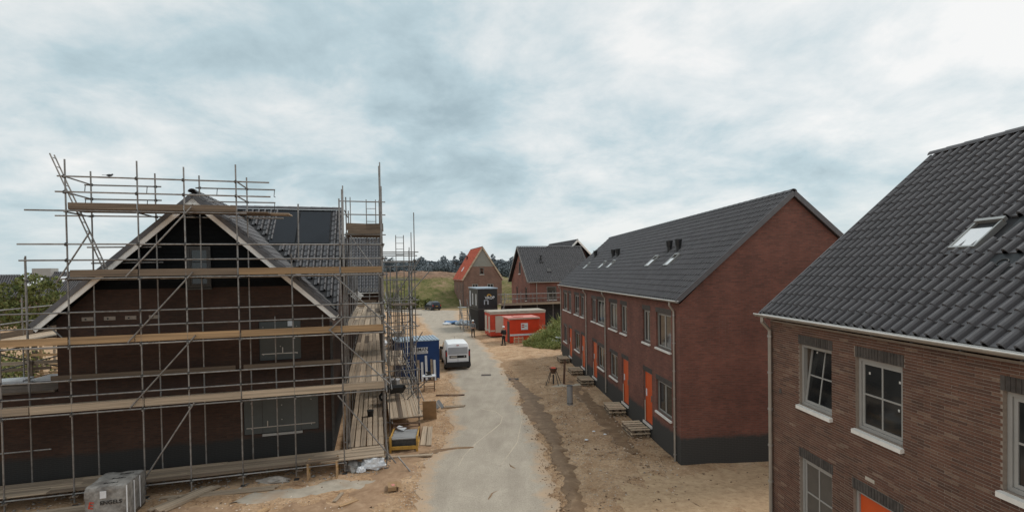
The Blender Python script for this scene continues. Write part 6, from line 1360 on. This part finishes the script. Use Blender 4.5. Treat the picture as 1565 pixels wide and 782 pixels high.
for i in range(84):
    x = -76+i*1.4+rt.uniform(-1, 1); 
    if x > 40: break
    y = 178+rt.uniform(-8, 12); k = rt.choice([0, 0, 1, 1, 2, 3, 4, 5]); sc_ = rt.uniform(.84, 1.04)*(1.06 if -24 < x < -8 else .97)
    nm = ('tall slim dark tree in the row behind the bund', 'tall slim dark tree in the row behind the bund', 'broad rounded dark tree in the row behind the bund', 'broad rounded dark tree in the row behind the bund', 'thin sparse tree in the row behind the bund', 'tall slim dark tree in the row behind the bund')[k]
    t = thing('tree', nm, 'tree', (x, y, 0), rt.uniform(0, 6.28), 'distant tree row behind the bund' + (' (slim)', ' (slim)', ' (broad)', ' (broad)', ' (sparse)', ' (slim)')[k]); t.scale = (sc_*1.15, sc_*1.15, sc_)
    link('crown', TM[k][0], 'leaf_bare' if k == 4 else 'leaf_hazed', t); link('trunk', TM[k][1], 'bark', t)
for i in range(46):
    x = -78+i*2.5+rt.uniform(-1.2, 1.2); t = thing('tree', 'hazy broad tree in the rearmost row behind the bund', 'tree', (x, 205+rt.uniform(-5, 8), 0), rt.uniform(0, 6.28), 'rearmost hazy trees behind the bund'); q = rt.uniform(.95, 1.25); t.scale = (q*1.5, q*1.5, q*.88)
    k = rt.choice([2, 3]); link('crown', TM[k][0], 'leaf_hazed', t); link('trunk', TM[k][1], 'bark', t)
def near_tree():
    rnd = random.Random(8); t = thing('tree', 'leafy green tree at the far left in front of the slate roofs', 'tree', (-35.2, 36, 0), 0)
    lobes = [(-1.6, 0, 5.6, 1.3, 1.0), (-.4, .3, 6.5, 1.0, .8), (.8, -.2, 5.9, .9, .8), (1.9, .1, 5.1, 1.1, .8), (-.3, 0, 4.4, 1.7, 1.2), (1.0, .3, 3.8, 1.5, 1.0), (-2.6, 0, 4.3, 1.3, 1.1), (2.6, .2, 4.0, .8, .6), (-3.5, .2, 5.2, 1.0, .9), (1.6, 0, 6.6, .45, .45)]
    leafcloud(crown_points(5200, rnd, lobes), .24, rnd).obj('crown', 'leaf_green', t, fix=False); tr = MB().tube((0, 0, -.2), (-.1, 0, 3), .2, 9, .15)
    for l in lobes: tr.tube((-.1, 0, 2.4), (l[0]*.85, l[1], l[2]+.4), .07, 6, .015)
    tr.obj('trunk', 'bark', t)
near_tree()
def blades(n, r, h, seed, w=.03):
    rnd = random.Random(seed); b = MB()
    for _ in range(n):
        a = rnd.uniform(0, 6.28); q = r*math.sqrt(rnd.random()); x, y = math.cos(a)*q, math.sin(a)*q*.8; hh = h*rnd.uniform(.35, 1.0)*(1-.55*(q/r)**2)*(1+.5*noise.noise(Vector((x*1.3+seed, y*1.3, 0)))); d = Vector((rnd.gauss(0, .22), rnd.gauss(0, .22), 0)); s_ = rnd.uniform(0, 3.14); u = Vector((math.cos(s_), math.sin(s_), 0))*w*rnd.uniform(.6, 1.8)
        p = Vector((x, y, -.02)); m = p+d*hh*.5+Vector((0, 0, hh*.6)); b.add([p-u*.5, p+u*.5, m+u, p+d*hh*1.6+Vector((0, 0, hh)), m-u], [(0, 1, 2, 4), (4, 2, 3)])
    return b
def shrub(x, y, r, h, label, mat='leaf_weed', n=700, sz=.16, seed=1, cat='shrub', group=None):
    rnd = random.Random(seed); t = thing('shrub', label, cat, (x, y, 0), 0, group)
    lobes = [(rnd.uniform(-r, r)*.6, rnd.uniform(-r, r)*.6, rnd.uniform(.25, .75)*h, r*rnd.uniform(.35, .6), h*rnd.uniform(.25, .42)) for _ in range(7)]
    if mat == 'leaf_weed': blades(int(n*1.1), r*1.25, h*1.05, seed).obj('grass_blades', mat, t, fix=False)['kind'] = 'stuff'; n = int(n*.5)
    leafcloud(crown_points(n, rnd, lobes), sz, rnd, 1).obj('foliage', mat, t, fix=False); b = MB()
    for l in lobes: b.tube((0, 0, -.05), (l[0], l[1], l[2]), .03, 5, .01)
    b.obj('stem', 'bark', t)
for i, (x, y, r, h, l) in enumerate(((3.9, 43.9, 1.1, .8, 'low spreading weeds in front of the hose coil'), (2.9, 44.3, 1.0, .7, 'lowest dark weeds in front of the small red cabin'), (5.2, 45.0, 1.2, 1.7, 'bushy weeds right behind the far brick corner'), (3.2, 45.8, 1.3, 1.5, 'rounded green weed bush touching the right side of the small red cabin'), (4.6, 47.6, 1.5, 2.2, 'taller yellow green bush behind the coiled hose'), (2.2, 45.2, 1.0, 1.0, 'low dark green weeds before the small red cabin'), (5.6, 49.6, 1.5, 2.4, 'tall bush at the back of the weeds beside the far end of the row'), (6.0, 46.6, 1.2, 1.4, 'low bush nearest the corner of the brick row'))): shrub(x, y, r, h, l, n=1300, sz=.17, seed=40+i)
for i, (x, y, r, h, l) in enumerate(((-19.3, 97, 2.4, 2.6, 'dark green bush directly left of the distant parked car'), (-23.3, 98, 2.6, 3.2, 'second dark green bush left of the distant parked car'), (-27.5, 97, 2.4, 2.4, 'dark green bush seen through the scaffold poles'), (-16.8, 98.6, 1.6, 1.7, 'small low bush just behind the distant parked car'))): shrub(x, y, r, h, l, mat='leaf_green', n=900, sz=.42, seed=60+i)
shrub(-13.8, 41, 1.2, 1.1, 'small green weeds seen between the side scaffold and the tower', n=500, sz=.2, seed=71)
for i, (x, y, r, h, l) in enumerate(((-30.5, 30, 1.5, 2.2, 'dark shrub behind the annexe at the left edge'), (-26.8, 31, 1.3, 2.6, 'shrub behind the annexe between the timber frames'), (-33.5, 33, 2.0, 3.0, 'large shrub at the left edge below the tree'), (-29.2, 38, 2.2, 3.0, 'shrub under the leafy tree behind the timber frames'))): shrub(x, y, r, h, l, mat='leaf_green', n=800, sz=.2, seed=80+i)
def timber_frames():
    for i, (x, y, rz, l) in enumerate(((-30.5, 33.5, .2, 'pale timber frame rack nearest the left edge behind the annexe'), (-26.6, 35.5, .2, 'pale timber frame rack close to the brick wall behind the annexe'))):
        t = thing('timber_rack', l, 'timber rack', (x, y, 0), rz, 'timber racks behind the annexe'); r = random.Random(i)
        for k in range(7): board('post', t, (-2.4+.8*k, 0, 1.2), (.12, .12, 2.4+r.uniform(-.3, .5)), 'plank_new' if k % 2 else 'plank_grey')
        for k in range(5): board('rail', t, (0, -.08, .35+.45*k), (5.2, .05, .16), 'plank_new' if k % 3 == 0 else 'plank_grey', (0, r.uniform(-.03, .03), 0))
    t = thing('timber_pile', 'heap of loose orange brown boards behind the annexe', 'timber pile', (-28.6, 31.6, 0), .3); r = random.Random(5)
    for k in range(26): board('board', t, (r.uniform(-1.2, 1.2), r.uniform(-.8, .8), .1+.05*k), (r.uniform(1.6, 3.2), .2, .05), 'plank_new' if k % 3 else 'plank_brown', (r.uniform(-.08, .08), r.uniform(-.1, .1), r.uniform(-.5, .5)))
timber_frames()
def hose():
    t = thing('hose_coil', 'loose coils of white hose lying in the weeds by the row corner', 'hose', (4.45, 45.0, .25), 0)
    b = MB(); r = random.Random(3)
    for k in range(6):
        cx, cy, rr_, tl = r.uniform(-.4, .4), r.uniform(-.3, .3), r.uniform(.4, .75), r.uniform(-.5, .5); n = 16
        P = [(cx+math.cos(2*math.pi*i/n)*rr_, cy+math.sin(2*math.pi*i/n)*rr_*.8, .1+.1*k+tl*math.cos(2*math.pi*i/n)*.4) for i in range(n)]
        for i in range(n): b.tube(P[i], P[(i+1) % n], .035, 5)
    b.obj('tube', 'plastic_white', t)
hose()
# clutter of the yard behind the container and the side scaffold, each its own heap
def yard():
    r = random.Random(17)
    spots = [((-10.6, 44.5), 'pile of loose bricks and blocks left of the road before the bend', 'brick pile', 'brick_pile', 'clod', 26), ((-12.2, 50), 'heap of grey rubble behind the container yard', 'rubble heap', 'rubble_heap', 'rubble', 30), ((-13.6, 47), 'pale stack of broken blocks beyond the side scaffold', 'blocks', 'block_stack', 'insulation', 14), ((-9.6, 39.6), 'untidy stack of grey blocks behind the blue container', 'blocks', 'block_stack', 'rubble', 22)]
    for (x, y), l, c, n, m, k in spots:
        t = thing(n, l, c, (x, y, 0), r.uniform(0, 1))
        for q in range(k): board('block', t, (r.uniform(-1, 1), r.uniform(-.7, .7), .12+.22*(q % 4)), (.42, .24, .2), m, (r.uniform(-.2, .2), r.uniform(-.2, .2), r.uniform(0, 3)))
    for i, (x, y, l) in enumerate(((-7.0, 37.8, 'left orange timber crate panel behind the blue container'), (-5.9, 38.2, 'right brown timber crate behind the blue container'))):
        t = thing('timber_crate', l, 'crate', (x, y, 0), .1); 
        for z in (.2, .5, .8): board('board', t, (0, -.3, z), (1.1, .03, .2), 'plank_brown'); board('board', t, (0, .3, z), (1.1, .03, .2), 'plank_brown')
        for sx in (-.5, .5):
            for sy in (-.26, .26): board('post', t, (sx, sy, .55 if sx < 0 else .75), (.08, .08, 1.1 if sx < 0 else 1.5), 'plank_new')
    t = thing('white_tarpaulin', 'white covered stack seen through the scaffold tower', 'covered stack', (-12.0, 41.5, 0), .2); MB().box(-1.1, 1.1, -.8, .8, 0, .9).obj('load', 'rubble', t); crumple('cover', None, (0, 0, .95), (1.3, .95, .28), 'plastic_white', 33).parent = t
    for i, (x, y, z, l) in enumerate(((-6.9, 30.2, .7, 'rolled grey sheet leaning at the left side of the container'),)):
        pass
yard()
for n_ in [o for o in bpy.data.objects if o.name.startswith('cover')]:
    for k_ in ('label', 'category'):
        if k_ in n_: del n_[k_]
# stones and clods scattered over the bare soil
def scatter(name, label, n, xr_, yr_, sz, mat, seed, ok):
    r = random.Random(seed); b = MB()
    base = [Vector(p) for p in ((1, 0, 0), (-1, 0, 0), (0, 1, 0), (0, -1, 0), (0, 0, 1), (0, 0, -.5))]; F = [(0, 2, 4), (2, 1, 4), (1, 3, 4), (3, 0, 4), (2, 0, 5), (1, 2, 5), (3, 1, 5), (0, 3, 5)]
    k = 0
    while k < n:
        x, y = r.uniform(*xr_), r.uniform(*yr_)
        if not ok(x, y): 
            if r.random() < .02: k += 1
            continue
        s = sz*r.uniform(.4, 1)**2*(1.7 if r.random() < .05 else 1); a = r.uniform(0, 6.3); c_, s_ = math.cos(a), math.sin(a); q = []
        for p in base: v = Vector((p.x*r.uniform(.7, 1.4), p.y*r.uniform(.6, 1.1), p.z*r.uniform(.4, .8)))*s; q.append((x+v.x*c_-v.y*s_, y+v.x*s_+v.y*c_, max(gz(x, y), -.01)+v.z+.25*s))
        b.add(q, F); k += 1
    tag(b.obj(name, mat, fix=False), label, kind='stuff')
inL = lambda x, y: True
def right_ok(x, y): return interp(ROADR, y)+.9 < x < 5.6+.0*(y) and not (y > 17 and x > 5.3-.078*(y-17)*0)
scatter('pebbles', 'pale stones scattered over the right verge', 2600, (1.5, 6), (12, 42), .035, 'stone', 1, lambda x, y: right_ok(x, y) and fbm(x, y, .5, 30) > -.12)
scatter('clods', 'dark earth clods on the right verge', 1500, (1.5, 9), (12, 36), .045, 'clod', 2, lambda x, y: x > interp(ROADR, y)+.3 and (x < 5.6 or y < 16.2) and fbm(x, y, .4, 50) > -.05)
scatter('pebbles', 'stones and chips on the left foreground dirt', 900, (-14, -2.9), (12.5, 18), .035, 'stone', 3, lambda x, y: x < interp(ROADL, y)+.1 and fbm(x, y, .6, 70) > -.1)
scatter('clods', 'earth clods left of the road', 900, (-12, -2.6), (12.5, 34), .04, 'clod', 4, lambda x, y: x < interp(ROADL, y)-.1 and fbm(x, y, .6, 90) > -.05)
scatter('pebbles', 'small chips lying on the road', 260, (-3, 1.2), (12.5, 32), .014, 'stone', 6, lambda x, y: interp(ROADL, y)+.4 < x < interp(ROADR, y)-.2)
scatter('rubble', 'rubble and scraps under the lowest scaffold deck', 700, (-15, -4.5), (13.5, 20), .06, 'rubble', 9, lambda x, y: (lambda p: -.4 < p.y < 1.4)(FL.inverted() @ Vector((x, y, 0))))
scatter('pebbles', 'dense patch of pale chips around the grey pipe', 900, (2.0, 5.2), (17, 27), .03, 'stone', 10, lambda x, y: fbm(x, y, .35, 20) > .02)
scatter('clods', 'crumbs of soil along the ragged right road edge', 1800, (-1, 2.6), (12.5, 34), .035, 'clod', 12, lambda x, y: abs(x-interp(ROADR, y)) < .45)
scatter('pebbles', 'grit along the ragged left road edge', 1500, (-5, -1.8), (12.5, 34), .03, 'stone', 13, lambda x, y: abs(x-interp(ROADL, y)) < .5)
for i, (x, y, l) in enumerate(((3.35, 20.6, 'larger pale stone on the verge below the grey pipe'), (3.75, 20.2, 'second pale stone right of the larger one'), (2.9, 19.6, 'small pale stone nearest the road edge'))):
    crumple('stone', l, (x, y, .03), (.07, .055, .04), 'insulation', 50+i, 'stone')
def bird():
    t = thing('bird', 'small dark bird sitting on the top scaffold rail', 'bird', FL @ Vector((-3.42, -.05, 9.885)), 1.2); t.scale = (.62, .62, .62)
    bm = bmesh.new(); bmesh.ops.create_uvsphere(bm, u_segments=14, v_segments=10, radius=1)
    for v in bm.verts:
        x = v.co.x; k = 1-.55*max(0, -x)**1.5; v.co = Vector((x*.15, v.co.y*.06*k, v.co.z*.062*k+.065+x*.02))
    me = bpy.data.meshes.new('body'); bm.to_mesh(me); bm.free(); link('body', me, 'cloth_black', t)
    MB().tube((.10, 0, .10), (.145, 0, .135), .035, 10, .036).tube((.17, 0, .135), (.215, 0, .128), .012, 6, .002).tube((.14, 0, .135), (.175, 0, .135), .036, 10, .012).obj('head', 'cloth_black', t)
    MB().prism([(-.12, -.02, .04), (-.30, -.03, .02), (-.30, .03, .02), (-.12, .02, .04)], (0, 0, .014)).obj('tail', 'cloth_black', t)
    for s in (-1, 1): MB().tube((.01, s*.02, .03), (.015, s*.02, -.0), .005, 5).obj('leg', 'steel_dark', t)
bird()
